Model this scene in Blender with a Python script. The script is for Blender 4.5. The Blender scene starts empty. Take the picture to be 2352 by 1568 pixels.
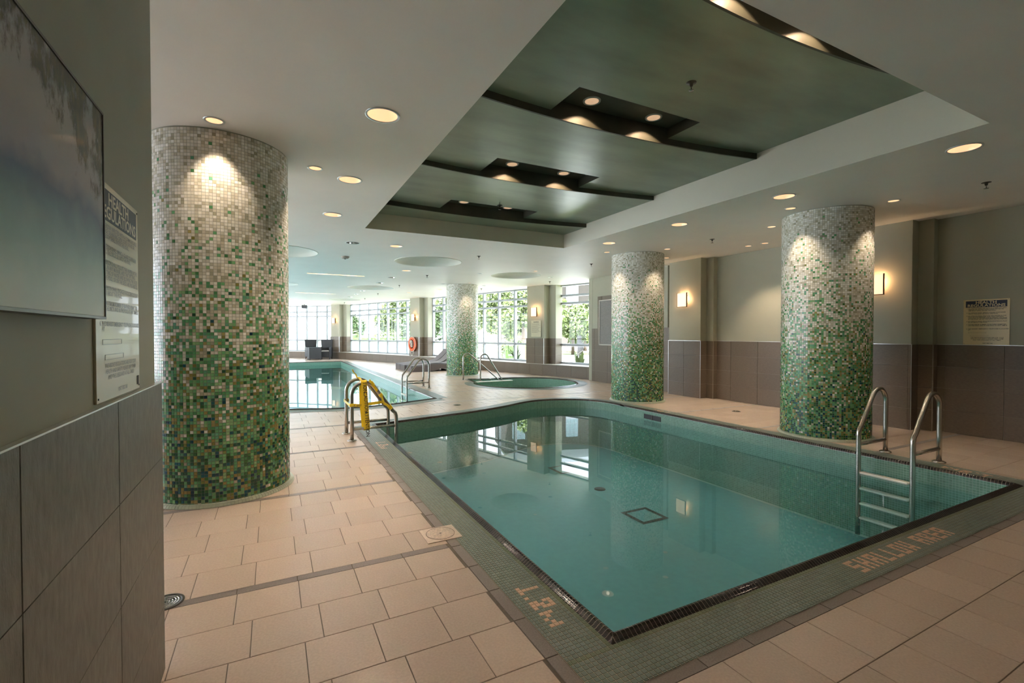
import bpy, math, random
import numpy as np
from mathutils import Vector, Matrix
random.seed(7); rng = np.random.default_rng(7)
PI = math.pi
sc = bpy.context.scene
COL = sc.collection
CE = 3.05                                    # ceiling height

# ------------------------------------------------------------------ camera
cam = bpy.data.cameras.new('camera'); camo = bpy.data.objects.new('camera', cam); COL.objects.link(camo)
cam.sensor_fit = 'HORIZONTAL'; cam.sensor_width = 36.0; cam.lens = 1071.4 / 2352 * 36.0
cam.clip_start = 0.05; cam.clip_end = 400
camo.location = (0, 0, 1.4)
camo.rotation_euler = (math.radians(90 - 0.931), 0, math.radians(-27.236))
sc.camera = camo

# ------------------------------------------------------------------ world, sun, exposure
w = bpy.data.worlds.new('sky'); sc.world = w; w.use_nodes = True
bg = w.node_tree.nodes['Background']
bg.inputs['Color'].default_value = (0.80, 0.91, 1.0, 1); bg.inputs['Strength'].default_value = 6.5
sun = bpy.data.lights.new('sun', 'SUN'); sun.energy = 40.0; sun.angle = math.radians(3); sun.color = (.95, .97, 1)
suno = bpy.data.objects.new('sun', sun); COL.objects.link(suno); suno.location = (-10, -10, 30)
suno.rotation_euler = Vector((.22, .30, -.93)).to_track_quat('-Z', 'Y').to_euler()
sc.view_settings.view_transform = 'Standard'; sc.view_settings.look = 'None'
sc.view_settings.gamma = 1; sc.view_settings.use_curve_mapping = False
sc.view_settings.exposure = 0.45
cy = sc.cycles
cy.max_bounces = 12; cy.diffuse_bounces = 8; cy.glossy_bounces = 4; cy.transmission_bounces = 4; cy.transparent_max_bounces = 24
cy.sample_clamp_indirect = 60; cy.caustics_reflective = True; cy.caustics_refractive = False
cy.use_denoising = True
P_BIG, P_SMALL, P_SCONCE, P_NOTCH = 56, 36, 8.0, 13
WARM = (1.0, .80, .60)

# ------------------------------------------------------------------ materials
def lin(c): return tuple(((v/255)/12.92 if v/255 <= .04045 else ((v/255+.055)/1.055)**2.4) for v in c)
def new_mat(name):
    m = bpy.data.materials.new(name); m.use_nodes = True
    nt = m.node_tree; return m, nt, nt.nodes['Principled BSDF']
def mat(name, col, rough=.5, metal=0, spec=.5, noise=0, nscale=20, bump=0, bscale=60, var=0, attr=None, stretch=None, emit=None, estr=0, coat=0):
    m, nt, b = new_mat(name); N = nt.nodes; L = nt.links
    c = lin(col) if max(col) > 1.01 else col
    b.inputs['Roughness'].default_value = rough; b.inputs['Metallic'].default_value = metal
    b.inputs['Specular IOR Level'].default_value = spec; b.inputs['Coat Weight'].default_value = coat
    tc = N.new('ShaderNodeTexCoord'); vec = tc.outputs['Object']
    if stretch:
        mp = N.new('ShaderNodeMapping'); mp.inputs['Scale'].default_value = stretch; L.new(vec, mp.inputs['Vector']); vec = mp.outputs[0]
    if attr:
        a = N.new('ShaderNodeAttribute'); a.attribute_name = attr; src = a.outputs['Color']
    else:
        r = N.new('ShaderNodeRGB'); r.outputs[0].default_value = (*c, 1); src = r.outputs[0]
    if noise:
        n = N.new('ShaderNodeTexNoise'); n.inputs['Scale'].default_value = nscale; n.inputs['Detail'].default_value = 6; L.new(vec, n.inputs['Vector'])
        mr = N.new('ShaderNodeMapRange'); mr.inputs['From Min'].default_value = .3; mr.inputs['From Max'].default_value = .7
        mr.inputs['To Min'].default_value = 1-noise; mr.inputs['To Max'].default_value = 1+noise; L.new(n.outputs['Fac'], mr.inputs['Value'])
        mx = N.new('ShaderNodeVectorMath'); mx.operation = 'SCALE'; L.new(src, mx.inputs[0]); L.new(mr.outputs[0], mx.inputs['Scale']); src = mx.outputs[0]
    if var:
        g = N.new('ShaderNodeNewGeometry'); oi = N.new('ShaderNodeObjectInfo')
        ad = N.new('ShaderNodeMath'); ad.operation = 'ADD'; L.new(g.outputs['Random Per Island'], ad.inputs[0]); L.new(oi.outputs['Random'], ad.inputs[1])
        fr = N.new('ShaderNodeMath'); fr.operation = 'FRACT'; L.new(ad.outputs[0], fr.inputs[0])
        mr2 = N.new('ShaderNodeMapRange'); mr2.inputs['To Min'].default_value = 1-var; mr2.inputs['To Max'].default_value = 1+var; L.new(fr.outputs[0], mr2.inputs['Value'])
        mx2 = N.new('ShaderNodeVectorMath'); mx2.operation = 'SCALE'; L.new(src, mx2.inputs[0]); L.new(mr2.outputs[0], mx2.inputs['Scale']); src = mx2.outputs[0]
    L.new(src, b.inputs['Base Color'])
    if bump:
        n2 = N.new('ShaderNodeTexNoise'); n2.inputs['Scale'].default_value = bscale; n2.inputs['Detail'].default_value = 4; L.new(vec, n2.inputs['Vector'])
        bp = N.new('ShaderNodeBump'); bp.inputs['Strength'].default_value = bump; bp.inputs['Distance'].default_value = .01
        L.new(n2.outputs['Fac'], bp.inputs['Height']); L.new(bp.outputs[0], b.inputs['Normal'])
    if emit:
        b.inputs['Emission Color'].default_value = (*emit, 1); b.inputs['Emission Strength'].default_value = estr
    return m
def glass_mat(name, tint=(1, 1, 1), ior=1.45, haze=0, rough=0, bump=None):
    """flat sheet: Fresnel mix of clear transmission and mirror reflection"""
    m, nt, b = new_mat(name); N = nt.nodes; L = nt.links; N.remove(b); out = N['Material Output']
    t = N.new('ShaderNodeBsdfTransparent'); t.inputs[0].default_value = (*tint, 1)
    g = N.new('ShaderNodeBsdfGlossy'); g.inputs['Roughness'].default_value = rough
    fr = N.new('ShaderNodeFresnel'); fr.inputs['IOR'].default_value = ior
    ge = N.new('ShaderNodeNewGeometry'); fm = N.new('ShaderNodeMath'); fm.operation = 'MULTIPLY_ADD'; fm.inputs[1].default_value = -1; fm.inputs[2].default_value = 1; L.new(ge.outputs['Backfacing'], fm.inputs[0])
    fk = N.new('ShaderNodeMath'); fk.operation = 'MULTIPLY'; L.new(fm.outputs[0], fk.inputs[0]); L.new(fr.outputs[0], fk.inputs[1])
    mx = N.new('ShaderNodeMixShader'); L.new(fk.outputs[0], mx.inputs[0]); L.new(t.outputs[0], mx.inputs[1]); L.new(g.outputs[0], mx.inputs[2])
    if bump:
        tc = N.new('ShaderNodeTexCoord'); mp = N.new('ShaderNodeMapping'); mp.inputs['Scale'].default_value = bump[2]; L.new(tc.outputs['Object'], mp.inputs[0])
        n = N.new('ShaderNodeTexNoise'); n.inputs['Scale'].default_value = bump[1]; n.inputs['Detail'].default_value = 2; L.new(mp.outputs[0], n.inputs['Vector'])
        bp = N.new('ShaderNodeBump'); bp.inputs['Strength'].default_value = bump[0]; bp.inputs['Distance'].default_value = .02
        L.new(n.outputs['Fac'], bp.inputs['Height']); L.new(bp.outputs[0], g.inputs['Normal']); L.new(bp.outputs[0], fr.inputs['Normal'])
    last = mx
    if haze:
        tl = N.new('ShaderNodeBsdfTranslucent'); tl.inputs[0].default_value = (.9, .95, 1, 1)
        m2 = N.new('ShaderNodeMixShader'); m2.inputs[0].default_value = haze; L.new(mx.outputs[0], m2.inputs[1]); L.new(tl.outputs[0], m2.inputs[2]); last = m2
    L.new(last.outputs[0], out.inputs['Surface']); return m

M = {}
M['ceil'] = mat('ceiling paint', (.83, .80, .755), .55, noise=.025, nscale=1.5)
M['ceil_metal'] = mat('dark green metallic ceiling paint', (.23, .28, .20), .30, metal=.25, spec=.6, noise=.22, nscale=1.2, stretch=(1, 3, 1), bump=.08, bscale=90)
M['lip'] = mat('dark green lip paint', (.06, .065, .05), .5, noise=.1, nscale=8)
M['paint'] = mat('sage wall paint', (.40, .39, .295), .6, noise=.03, nscale=2)
M['paint_left'] = mat('grey green wall paint', (.36, .37, .305), .55, noise=.06, nscale=2.2, bump=.03, bscale=200)
M['dome'] = mat('dome paint', (.74, .73, .65), .6)
M['olive'] = mat('olive soffit paint', (.62, .60, .50), .6)
M['walltile'] = mat('brown porcelain wall tile', (.165, .125, .088), .42, noise=.16, nscale=30, var=.05, stretch=(1, 1, 6), bump=.05, bscale=120)
M['walltile_left'] = mat('charcoal porcelain wall tile', (.175, .168, .155), .45, noise=.22, nscale=60, var=.05, stretch=(1, 1, .35), bump=.12, bscale=220)
M['grout_wall'] = mat('light wall grout', (.36, .32, .27), .8)
M['floortile'] = mat('peach stone floor tile', (.59, .47, .385), .27, noise=.07, nscale=90, var=.05, bump=.10, bscale=260)
M['grout'] = mat('brown floor grout', (.16, .125, .10), .85, noise=.1, nscale=40)
M['band'] = mat('grey brown border tile', (.215, .18, .16), .45, noise=.16, nscale=120, var=.07, bump=.12, bscale=260)
M['mosaic'] = mat('glazed mosaic', (1, 1, 1), .22, attr='Col', spec=.5)
M['deckmosaic'] = mat('deck mosaic', (1, 1, 1), .34, attr='Col', spec=.5)
M['colgrout'] = mat('column grout', (.34, .36, .29), .8)
M['deckgrout'] = mat('deck mosaic grout', (.42, .37, .28), .8)
M['coping'] = mat('black coping tile', (.022, .014, .013), .14, spec=.6)
M['copgrout'] = mat('coping grout', (.42, .35, .28), .8)
M['poolgrout'] = mat('pool grout', (.34, .46, .38), .8)
M['basin'] = mat('teal basin tile', (.125, .31, .335), .5, noise=.05, nscale=14)
M['basin_deep'] = mat('turquoise basin tile', (.15, .40, .46), .5, noise=.04, nscale=10)
M['tubbasin'] = mat('green tub tile', (.34, .48, .39), .5, noise=.05, nscale=14)
M['water'] = glass_mat('pool water', (.78, .94, .965), 1.33, bump=(.05, 1.1, (1, .45, 1)))
M['wallgrout'] = mat('pale teal pool grout', (.38, .52, .46), .7)
M['water_deep'] = glass_mat('deep pool water', (.74, .95, .96), 1.33, bump=(.05, 1.1, (1, .45, 1)))
M['water_tub'] = glass_mat('tub water', (.80, .95, .88), 1.33, bump=(.30, 5, (1, 1, 1)))
M['glass'] = glass_mat('window glass', (.985, .985, 1.0), 1.45)
M['glass_haze'] = glass_mat('misted window glass', (.97, .98, 1), 1.45, haze=.35)
M['alu'] = mat('white aluminium', (.33, .35, .37), .4, metal=.1)
M['sill'] = mat('pale sill tile', (.62, .58, .52), .35, noise=.05, nscale=30)
M['steel'] = mat('brushed stainless steel', (.50, .46, .415), .27, metal=1, bump=.03, bscale=400)
M['chrome'] = mat('chrome trim', (.70, .72, .72), .18, metal=1)
M['silver'] = mat('silver edge strip', (.72, .72, .70), .3, metal=.9)
M['white'] = mat('white plastic', (.80, .77, .70), .4)
M['canring'] = mat('downlight ring', (.62, .66, .64), .35, metal=.4)
M['cansil'] = mat('downlight reflector', (.90, .72, .56), .35, metal=.5, emit=(1, .62, .38), estr=.40)
M['candark'] = mat('unlit reflector', (.60, .60, .58), .12, metal=1)
M['bulb'] = mat('bulb', (1, .9, .8), .4, emit=(1, .74, .52), estr=2.0)
M['bulboff'] = mat('unlit bulb', (.5, .48, .45), .3)
M['shade'] = mat('sconce diffuser', (.9, .75, .6), .5, emit=(1, .64, .38), estr=.95)
M['bronze'] = mat('bronze sconce frame', (.10, .055, .03), .4, metal=.6)
M['black'] = mat('black paint', (.02, .02, .02), .4)
M['darkmetal'] = mat('dark metal', (.08, .075, .065), .35, metal=.8)
M['signcream'] = mat('cream sign plate', (.74, .60, .33), .25, noise=.03, nscale=5, coat=.4)
M['signpale'] = mat('pale sign plate', (.70, .64, .46), .30, noise=.03, nscale=5, coat=.15)
M['navy'] = mat('navy print', (.018, .024, .05), .45)
M['print'] = mat('dark print', (.05, .04, .035), .4)
M['printglare'] = mat('print paled by glare', (.30, .29, .27), .35)  # window glare over the left sign put into the print colour
M['tape'] = mat('yellow caution tape', (.85, .60, .03), .35)
M['wicker'] = mat('dark woven wicker', (.115, .09, .085), .6, noise=.25, nscale=120, bump=.4, bscale=150)
M['wicker2'] = mat('grey woven wicker', (.05, .052, .058), .6, noise=.25, nscale=90, bump=.3, bscale=120)
M['mattress'] = mat('grey lounger cushion', (.15, .14, .15), .7, noise=.1, nscale=90, bump=.2, bscale=200)
M['cushion'] = mat('pale seat cushion', (.72, .66, .66), .8)
M['orange'] = mat('orange ring buoy', (.85, .13, .03), .4)
M['rope'] = mat('white rope', (.78, .74, .66), .8)
M['soil'] = mat('planter grey', (.10, .105, .12), .7)
M['stick'] = mat('stacked strip tile', (.22, .20, .185), .5, noise=.3, nscale=26, stretch=(1, .6, 9))
M['frost'] = mat('picture frame silver', (.12, .12, .115), .35, metal=.5)
M['lawn'] = mat('lawn', (.16, .19, .07), .9, noise=.3, nscale=6)
M['paving'] = mat('pale paving', (.64, .64, .64), .8, noise=.08, nscale=3)
M['kerb'] = mat('kerb stone', (.66, .50, .36), .8)
M['leaf'] = mat('tree leaves', (.095, .135, .032), .6, noise=.45, nscale=1.4)
M['leaf2'] = mat('dark leaves', (.065, .11, .036), .6, noise=.4, nscale=1.6)
M['leaf3'] = mat('hedge leaves', (.09, .125, .032), .6, noise=.35, nscale=2.5)
M['bark'] = mat('bark', (.12, .09, .06), .9)
M['beige'] = mat('beige stucco', (.05, .042, .032), .8, noise=.04, nscale=1)
M['bglass'] = mat('building glazing', (.16, .24, .25), .12, spec=.8)
M['foam'] = mat('white foam', (.85, .9, .88), .5)
M['stone'] = mat('garden stone', (.42, .36, .30), .9, noise=.2, nscale=4)

# painting: generic soft landscape colours (dark foliage mass over blue green water)
def painting_mat():
    m, nt, b = new_mat('painted canvas'); N = nt.nodes; L = nt.links
    b.inputs['Roughness'].default_value = .38; b.inputs['Coat Weight'].default_value = .1
    tc = N.new('ShaderNodeTexCoord'); sp = N.new('ShaderNodeSeparateXYZ'); L.new(tc.outputs['Object'], sp.inputs[0])
    n0 = N.new('ShaderNodeTexNoise'); n0.inputs['Scale'].default_value = 9; n0.inputs['Detail'].default_value = 5; L.new(tc.outputs['Object'], n0.inputs['Vector'])
    a1 = N.new('ShaderNodeMath'); a1.operation = 'MULTIPLY_ADD'; a1.inputs[1].default_value = .10; L.new(n0.outputs['Fac'], a1.inputs[0]); L.new(sp.outputs['Z'], a1.inputs[2])
    mr = N.new('ShaderNodeMapRange'); mr.inputs['From Min'].default_value = .05; mr.inputs['From Max'].default_value = .57; L.new(a1.outputs[0], mr.inputs['Value'])
    cr = N.new('ShaderNodeValToRGB'); e = cr.color_ramp.elements
    e[0].position = 0; e[0].color = (*lin((186, 186, 174)), 1); e[1].position = 1; e[1].color = (*lin((150, 156, 170)), 1)
    for p, c in ((.10, (172, 190, 184)), (.25, (140, 178, 180)), (.40, (98, 132, 152)), (.47, (84, 104, 142)), (.56, (150, 148, 164)), (.75, (172, 168, 170))):
        q = e.new(p); q.color = (*lin(c), 1)
    L.new(mr.outputs[0], cr.inputs[0])
    mp = N.new('ShaderNodeMapping'); mp.inputs['Scale'].default_value = (1, 1, .6); L.new(tc.outputs['Object'], mp.inputs[0])
    n1 = N.new('ShaderNodeTexNoise'); n1.inputs['Scale'].default_value = 7; n1.inputs['Detail'].default_value = 8; n1.inputs['Roughness'].default_value = .7; L.new(mp.outputs[0], n1.inputs['Vector'])
    # foliage denser towards the top
    z2 = N.new('ShaderNodeMapRange'); z2.inputs['From Min'].default_value = .14; z2.inputs['From Max'].default_value = .50; z2.inputs['To Min'].default_value = -.24; z2.inputs['To Max'].default_value = .085; L.new(sp.outputs['Z'], z2.inputs['Value'])
    ad = N.new('ShaderNodeMath'); ad.operation = 'ADD'; L.new(n1.outputs['Fac'], ad.inputs[0]); L.new(z2.outputs[0], ad.inputs[1])
    th = N.new('ShaderNodeMapRange'); th.inputs['From Min'].default_value = .49; th.inputs['From Max'].default_value = .56; L.new(ad.outputs[0], th.inputs['Value'])
    n3 = N.new('ShaderNodeTexNoise'); n3.inputs['Scale'].default_value = 60; L.new(mp.outputs[0], n3.inputs['Vector'])
    cr2 = N.new('ShaderNodeValToRGB'); f = cr2.color_ramp.elements; f[0].position = .35; f[0].color = (*lin((34, 38, 32)), 1); f[1].position = .7; f[1].color = (*lin((92, 88, 50)), 1); L.new(n3.outputs['Fac'], cr2.inputs[0])
    mx = N.new('ShaderNodeMix'); mx.data_type = 'RGBA'; L.new(th.outputs[0], mx.inputs['Factor']); L.new(cr.outputs[0], mx.inputs['A']); L.new(cr2.outputs[0], mx.inputs['B'])
    L.new(mx.outputs['Result'], b.inputs['Base Color']); return m
M['painting'] = painting_mat()

# ------------------------------------------------------------------ object helpers
def setp(o, label=None, cat=None, group=None, kind=None):
    if label: o['label'] = label
    if cat: o['category'] = cat
    if group: o['group'] = group
    if kind: o['kind'] = kind
    return o
def link(name, me, m=None, parent=None, loc=None, kind=None):
    o = bpy.data.objects.new(name, me); COL.objects.link(o)
    if m is not None and me is not None and len(me.materials) == 0: me.materials.append(m)
    if parent is not None: o.parent = parent
    if loc is not None: o.location = loc
    if kind: o['kind'] = kind
    return o
def thing(name, label, cat, loc=(0, 0, 0), rz=0, group=None):
    o = bpy.data.objects.new(name, None); COL.objects.link(o); o.location = loc; o.rotation_euler = (0, 0, rz); o.empty_display_size = .1
    return setp(o, label, cat, group)
def structure(name, label=None):
    o = bpy.data.objects.new(name, None); COL.objects.link(o); o['kind'] = 'structure'
    if label: o['label'] = label
    return o
def copy_tree(o, parent=None):
    c = o.copy(); COL.objects.link(c); c.parent = parent
    for ch in list(o.children): copy_tree(ch, c)
    return c
class MB:
    def __init__(s): s.v = []; s.f = []; s.smooth = []
    def add(s, V, F, sm=False):
        b = len(s.v); s.v += [tuple(p) for p in V]; s.f += [tuple(i+b for i in f) for f in F]; s.smooth += [sm]*len(F); return s
    def box(s, c, d, bev=0, ax=None):
        """c centre, d full sizes, ax optional (3 axis vectors)"""
        x, y, z = [q/2 for q in d]; A = ax or ((1, 0, 0), (0, 1, 0), (0, 0, 1)); A = [Vector(a) for a in A]; c = Vector(c)
        if bev <= 0:
            V = [c+A[0]*(sx*x)+A[1]*(sy*y)+A[2]*(sz*z) for sz in (-1, 1) for sy in (-1, 1) for sx in (-1, 1)]
            return s.add(V, [(0, 2, 3, 1), (4, 5, 7, 6), (0, 1, 5, 4), (2, 6, 7, 3), (0, 4, 6, 2), (1, 3, 7, 5)])
        b = min(bev, x*.9, y*.9, z*.9); V = []; 
        def P(px, py, pz): V.append(c+A[0]*px+A[1]*py+A[2]*pz); return len(V)-1
        idx = {}
        for sx in (-1, 1):
            for sy in (-1, 1):
                for sz in (-1, 1):
                    idx[sx, sy, sz] = (P(sx*x, sy*(y-b), sz*(z-b)), P(sx*(x-b), sy*y, sz*(z-b)), P(sx*(x-b), sy*(y-b), sz*z))
        F = []
        def q(*a): F.append(a)
        for k in (-1, 1):
            o = [(-1, -1), (1, -1), (1, 1), (-1, 1)]
            fx = [idx[k, a, b2][0] for a, b2 in o]; fy = [idx[a, k, b2][1] for a, b2 in o]; fz = [idx[a, b2, k][2] for a, b2 in o]
            F.append(tuple(fx if k > 0 else fx[::-1])); F.append(tuple(fy[::-1] if k > 0 else fy)); F.append(tuple(fz if k > 0 else fz[::-1]))
        for a in (-1, 1):
            for b2 in (-1, 1):
                q(idx[a, b2, -1][0], idx[a, b2, 1][0], idx[a, b2, 1][1], idx[a, b2, -1][1])
                q(idx[a, -1, b2][0], idx[a, 1, b2][0], idx[a, 1, b2][2], idx[a, -1, b2][2])
                q(idx[-1, a, b2][1], idx[1, a, b2][1], idx[1, a, b2][2], idx[-1, a, b2][2])
        for key in idx: q(*idx[key])
        return s.add(V, F)
    def tube(s, pts, r, n=10, closed=False, caps=True):
        pts = [Vector(p) for p in pts]; m = len(pts); V = []; F = []; prev = None
        for i, p in enumerate(pts):
            t = (pts[(i+1) % m]-pts[i-1]) if closed else (pts[min(i+1, m-1)]-pts[max(i-1, 0)])
            t.normalize()
            if prev is None:
                a = Vector((0, 0, 1)) if abs(t.z) < .9 else Vector((1, 0, 0)); u = t.cross(a).normalized()
            else:
                u = (prev-t*prev.dot(t)).normalized()
            prev = u; v2 = t.cross(u)
            rr = r[i] if isinstance(r, (list, tuple)) else r
            for k in range(n):
                an = 2*PI*k/n; V.append(p+u*(math.cos(an)*rr)+v2*(math.sin(an)*rr))
        for i in range(m if closed else m-1):
            j = (i+1) % m
            for k in range(n):
                F.append((i*n+k, i*n+(k+1) % n, j*n+(k+1) % n, j*n+k))
        s.add(V, F, True)
        if caps and not closed:
            b = len(s.v)-len(V); s.f += [tuple(b+k for k in range(n))[::-1], tuple(b+(m-1)*n+k for k in range(n))]; s.smooth += [False]*2
        return s
    def lathe(s, prof, c=(0, 0, 0), n=24, smooth=True, cap0=False, cap1=False):
        V = []; F = []; m = len(prof)
        for (r, z) in prof:
            for k in range(n):
                a = 2*PI*k/n; V.append((c[0]+r*math.cos(a), c[1]+r*math.sin(a), c[2]+z))
        for i in range(m-1):
            for k in range(n): F.append((i*n+k, i*n+(k+1) % n, (i+1)*n+(k+1) % n, (i+1)*n+k))
        s.add(V, F, smooth); b = len(s.v)-len(V)
        if cap0: s.f.append(tuple(b+k for k in range(n))[::-1]); s.smooth.append(False)
        if cap1: s.f.append(tuple(b+(m-1)*n+k for k in range(n))); s.smooth.append(False)
        return s
    def prism(s, poly, axis_o, ex, ey, ez, depth):
        """extrude a 2D polygon (in ex, ey) along ez"""
        ex, ey, ez, o = Vector(ex), Vector(ey), Vector(ez), Vector(axis_o); n = len(poly)
        V = [o+ex*a+ey*b for a, b in poly]+[o+ex*a+ey*b+ez*depth for a, b in poly]
        F = [tuple(range(n))[::-1], tuple(range(n, 2*n))]+[(i, (i+1) % n, n+(i+1) % n, n+i) for i in range(n)]
        return s.add(V, F)
    def mesh(s, name):
        me = bpy.data.meshes.new(name); me.from_pydata(s.v, [], s.f); me.polygons.foreach_set('use_smooth', s.smooth); me.update(); return me
    def build(s, name, m, parent=None, loc=None, kind=None): return link(name, s.mesh(name), m, parent, loc, kind)

def np_mesh(name, V, F, sm=False):
    """V (n,3), F (m,4) fast quad mesh"""
    V = np.asarray(V, np.float32); F = np.asarray(F, np.int32); me = bpy.data.meshes.new(name)
    me.vertices.add(len(V)); me.vertices.foreach_set('co', V.ravel())
    me.loops.add(F.size); me.loops.foreach_set('vertex_index', F.ravel())
    me.polygons.add(len(F)); me.polygons.foreach_set('loop_start', np.arange(0, F.size, F.shape[1], dtype=np.int32))
    me.polygons.foreach_set('use_smooth', np.zeros(len(F), bool)); me.update(calc_edges=True); return me
def tile_mesh(name, Q, h=.002, inset=.0012, color=None, bev=.0008):
    """Q (N,4,3) quads counter-clockwise seen from outside -> raised tiles with bevelled rim"""
    Q = np.asarray(Q, float); N = len(Q); c = Q.mean(1, keepdims=True)
    n = np.cross(Q[:, 1]-Q[:, 0], Q[:, 3]-Q[:, 0]); n /= np.linalg.norm(n, axis=1, keepdims=True); n = n[:, None, :]
    d = Q-c; ln = np.linalg.norm(d, axis=2, keepdims=True)
    B = Q-d/ln*inset*1.414; T = Q-d/ln*(inset+bev)*1.414+n*h
    V = np.concatenate([B, T], 1).reshape(-1, 3)
    base = (np.arange(N)*8)[:, None, None]
    fq = np.array([(4, 5, 6, 7), (0, 1, 5, 4), (1, 2, 6, 5), (2, 3, 7, 6), (3, 0, 4, 7)])[None]
    me = np_mesh(name, V, (base+fq).reshape(-1, 4))
    if color is not None:
        at = me.attributes.new('Col', 'FLOAT_COLOR', 'FACE'); col = np.ones((N, 5, 4), np.float32); col[:, :, :3] = np.asarray(color)[:, None, :]
        at.data.foreach_set('color', col.ravel())
    return me
def fill2d(name, outer, holes, z):
    cu = bpy.data.curves.new(name, 'CURVE'); cu.dimensions = '2D'; cu.fill_mode = 'BOTH'
    for pts in [outer]+list(holes):
        sp = cu.splines.new('POLY'); sp.points.add(len(pts)-1)
        for p, q in zip(sp.points, pts): p.co = (q[0], q[1], 0, 1)
        sp.use_cyclic_u = True
    o = bpy.data.objects.new(name, cu); COL.objects.link(o)
    me = bpy.data.meshes.new_from_object(o.evaluated_get(bpy.context.evaluated_depsgraph_get())); bpy.data.objects.remove(o); bpy.data.curves.remove(cu)
    me.name = name
    for v in me.vertices: v.co.z = z
    me.materials.clear(); return me
def text_mesh(body, size, mtx, align='LEFT', sx=1, spacing=1.0, name='lettering', shear=0, bold=0):
    cu = bpy.data.curves.new(name, 'FONT'); cu.body = body; cu.size = size; cu.align_x = align; cu.space_line = spacing; cu.shear = shear; cu.offset = bold; cu.resolution_u = 2
    o = bpy.data.objects.new(name, cu); COL.objects.link(o)
    me = bpy.data.meshes.new_from_object(o.evaluated_get(bpy.context.evaluated_depsgraph_get())); bpy.data.objects.remove(o); bpy.data.curves.remove(cu)
    me.materials.clear(); me.transform(Matrix(mtx) @ Matrix.Diagonal((sx, 1, 1, 1))); me.name = name; return me
def frame(o, ex, ey):
    ex, ey = Vector(ex), Vector(ey); ez = ex.cross(ey); m = Matrix.Identity(4)
    for i in range(3): m[i][0], m[i][1], m[i][2], m[i][3] = ex[i], ey[i], ez[i], o[i]
    return m
def circle(cx, cy_, r, n=40): return [(cx+r*math.cos(2*PI*k/n), cy_+r*math.sin(2*PI*k/n)) for k in range(n)]

# ================================================================== OUTLINES
def catmull(P, n=14):
    P = np.array(P, float); Pp = np.vstack([2*P[0]-P[1], P, 2*P[-1]-P[-2]]); out = []
    for i in range(1, len(Pp)-2):
        for t in np.arange(n)/n:
            a, b, c, d = Pp[i-1:i+3]
            out.append(.5*((2*b)+(-a+c)*t+(2*a-5*b+4*c-d)*t*t+(-a+3*b-3*c+d)*t**3))
    out.append(P[-1]); return np.array(out)
def resample(P, step):
    P = np.array(P, float); d = np.r_[0, np.cumsum(np.hypot(*np.diff(P, axis=0).T))]; n = max(int(round(d[-1]/step)), 1)
    s = np.linspace(0, d[-1], n+1); return np.c_[np.interp(s, d, P[:, 0]), np.interp(s, d, P[:, 1])]
def normals(P):
    """left-hand normals of an open polyline (outward for the clockwise pools)"""
    t = np.gradient(P, axis=0); t /= np.linalg.norm(t, axis=1, keepdims=True); return np.c_[-t[:, 1], t[:, 0]]
TP = .0254
XL, XR, YN = 1.35, 6.13, 1.64
far_curve = resample(catmull([(1.35, 7.36), (1.854, 7.47), (2.458, 7.60), (3.151, 7.77), (3.874, 8.03), (4.46, 8.33), (4.9, 8.46), (5.33, 8.43), (5.8, 8.2), (6.03, 7.85), (6.12, 7.45), (6.13, 7.1)]), TP)
sh_sides = [resample([(XL, YN), (XL, 7.36)], TP), far_curve, resample([(XR, 7.1), (XR, YN)], TP), resample([(XR, YN), (XL, YN)], TP)]
near_curve = resample(catmull([(3.17, 9.69), (2.58, 9.44), (2.1, 9.26), (1.5, 9.14), (.96, 9.22), (.27, 9.46), (-1.2, 9.8), (-3.2, 10.1), (-5.5, 10.2)]), TP)
mn_sides = [resample([(-5.5, 10.2), (-5.5, 25.1)], TP), resample([(-5.5, 25.1), (3.17, 25.1)], TP), resample([(3.17, 25.1), (3.17, 9.69)], TP), near_curve]
TUB = (6.48, 11.73); TR = 1.5
# tub: clockwise circle with an entry corridor on the upper left
a0 = math.atan2(13.30-TUB[1], 5.95-TUB[0]); a1 = math.atan2(12.62-TUB[1], 5.28-TUB[0])+0
p_far = (TUB[0]+TR*math.cos(math.radians(108)), TUB[1]+TR*math.sin(math.radians(108)))
ang0, ang1 = math.radians(108), math.radians(149-360)
arc = [(TUB[0]+TR*math.cos(a), TUB[1]+TR*math.sin(a)) for a in np.linspace(ang0, ang1, 90)]
tub_sides = [resample(arc, TP), resample([arc[-1], (5.36, 13.42)], TP), resample([(5.36, 13.42), arc[0]], TP)]
def loop(sides): return np.vstack([s[:-1] for s in sides])
sh_out, mn_out, tub_out = loop(sh_sides), loop(mn_sides), loop(tub_sides)
def thin(P, k=4): return [tuple(p) for p in P[::k]]
def loop_normals(P):
    t = np.roll(P, -1, 0)-np.roll(P, 1, 0); t /= np.linalg.norm(t, axis=1, keepdims=True); return np.c_[-t[:, 1], t[:, 0]]
def hole_pts(sides, k=4):
    out = []
    for s in sides:
        q = s[:-1]; straight = np.allclose(np.cross(s[-1]-s[0], s-s[0]), 0, atol=1e-4)
        out += [tuple(q[0])] if straight else [tuple(p) for p in q[::k]]
    return out
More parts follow.
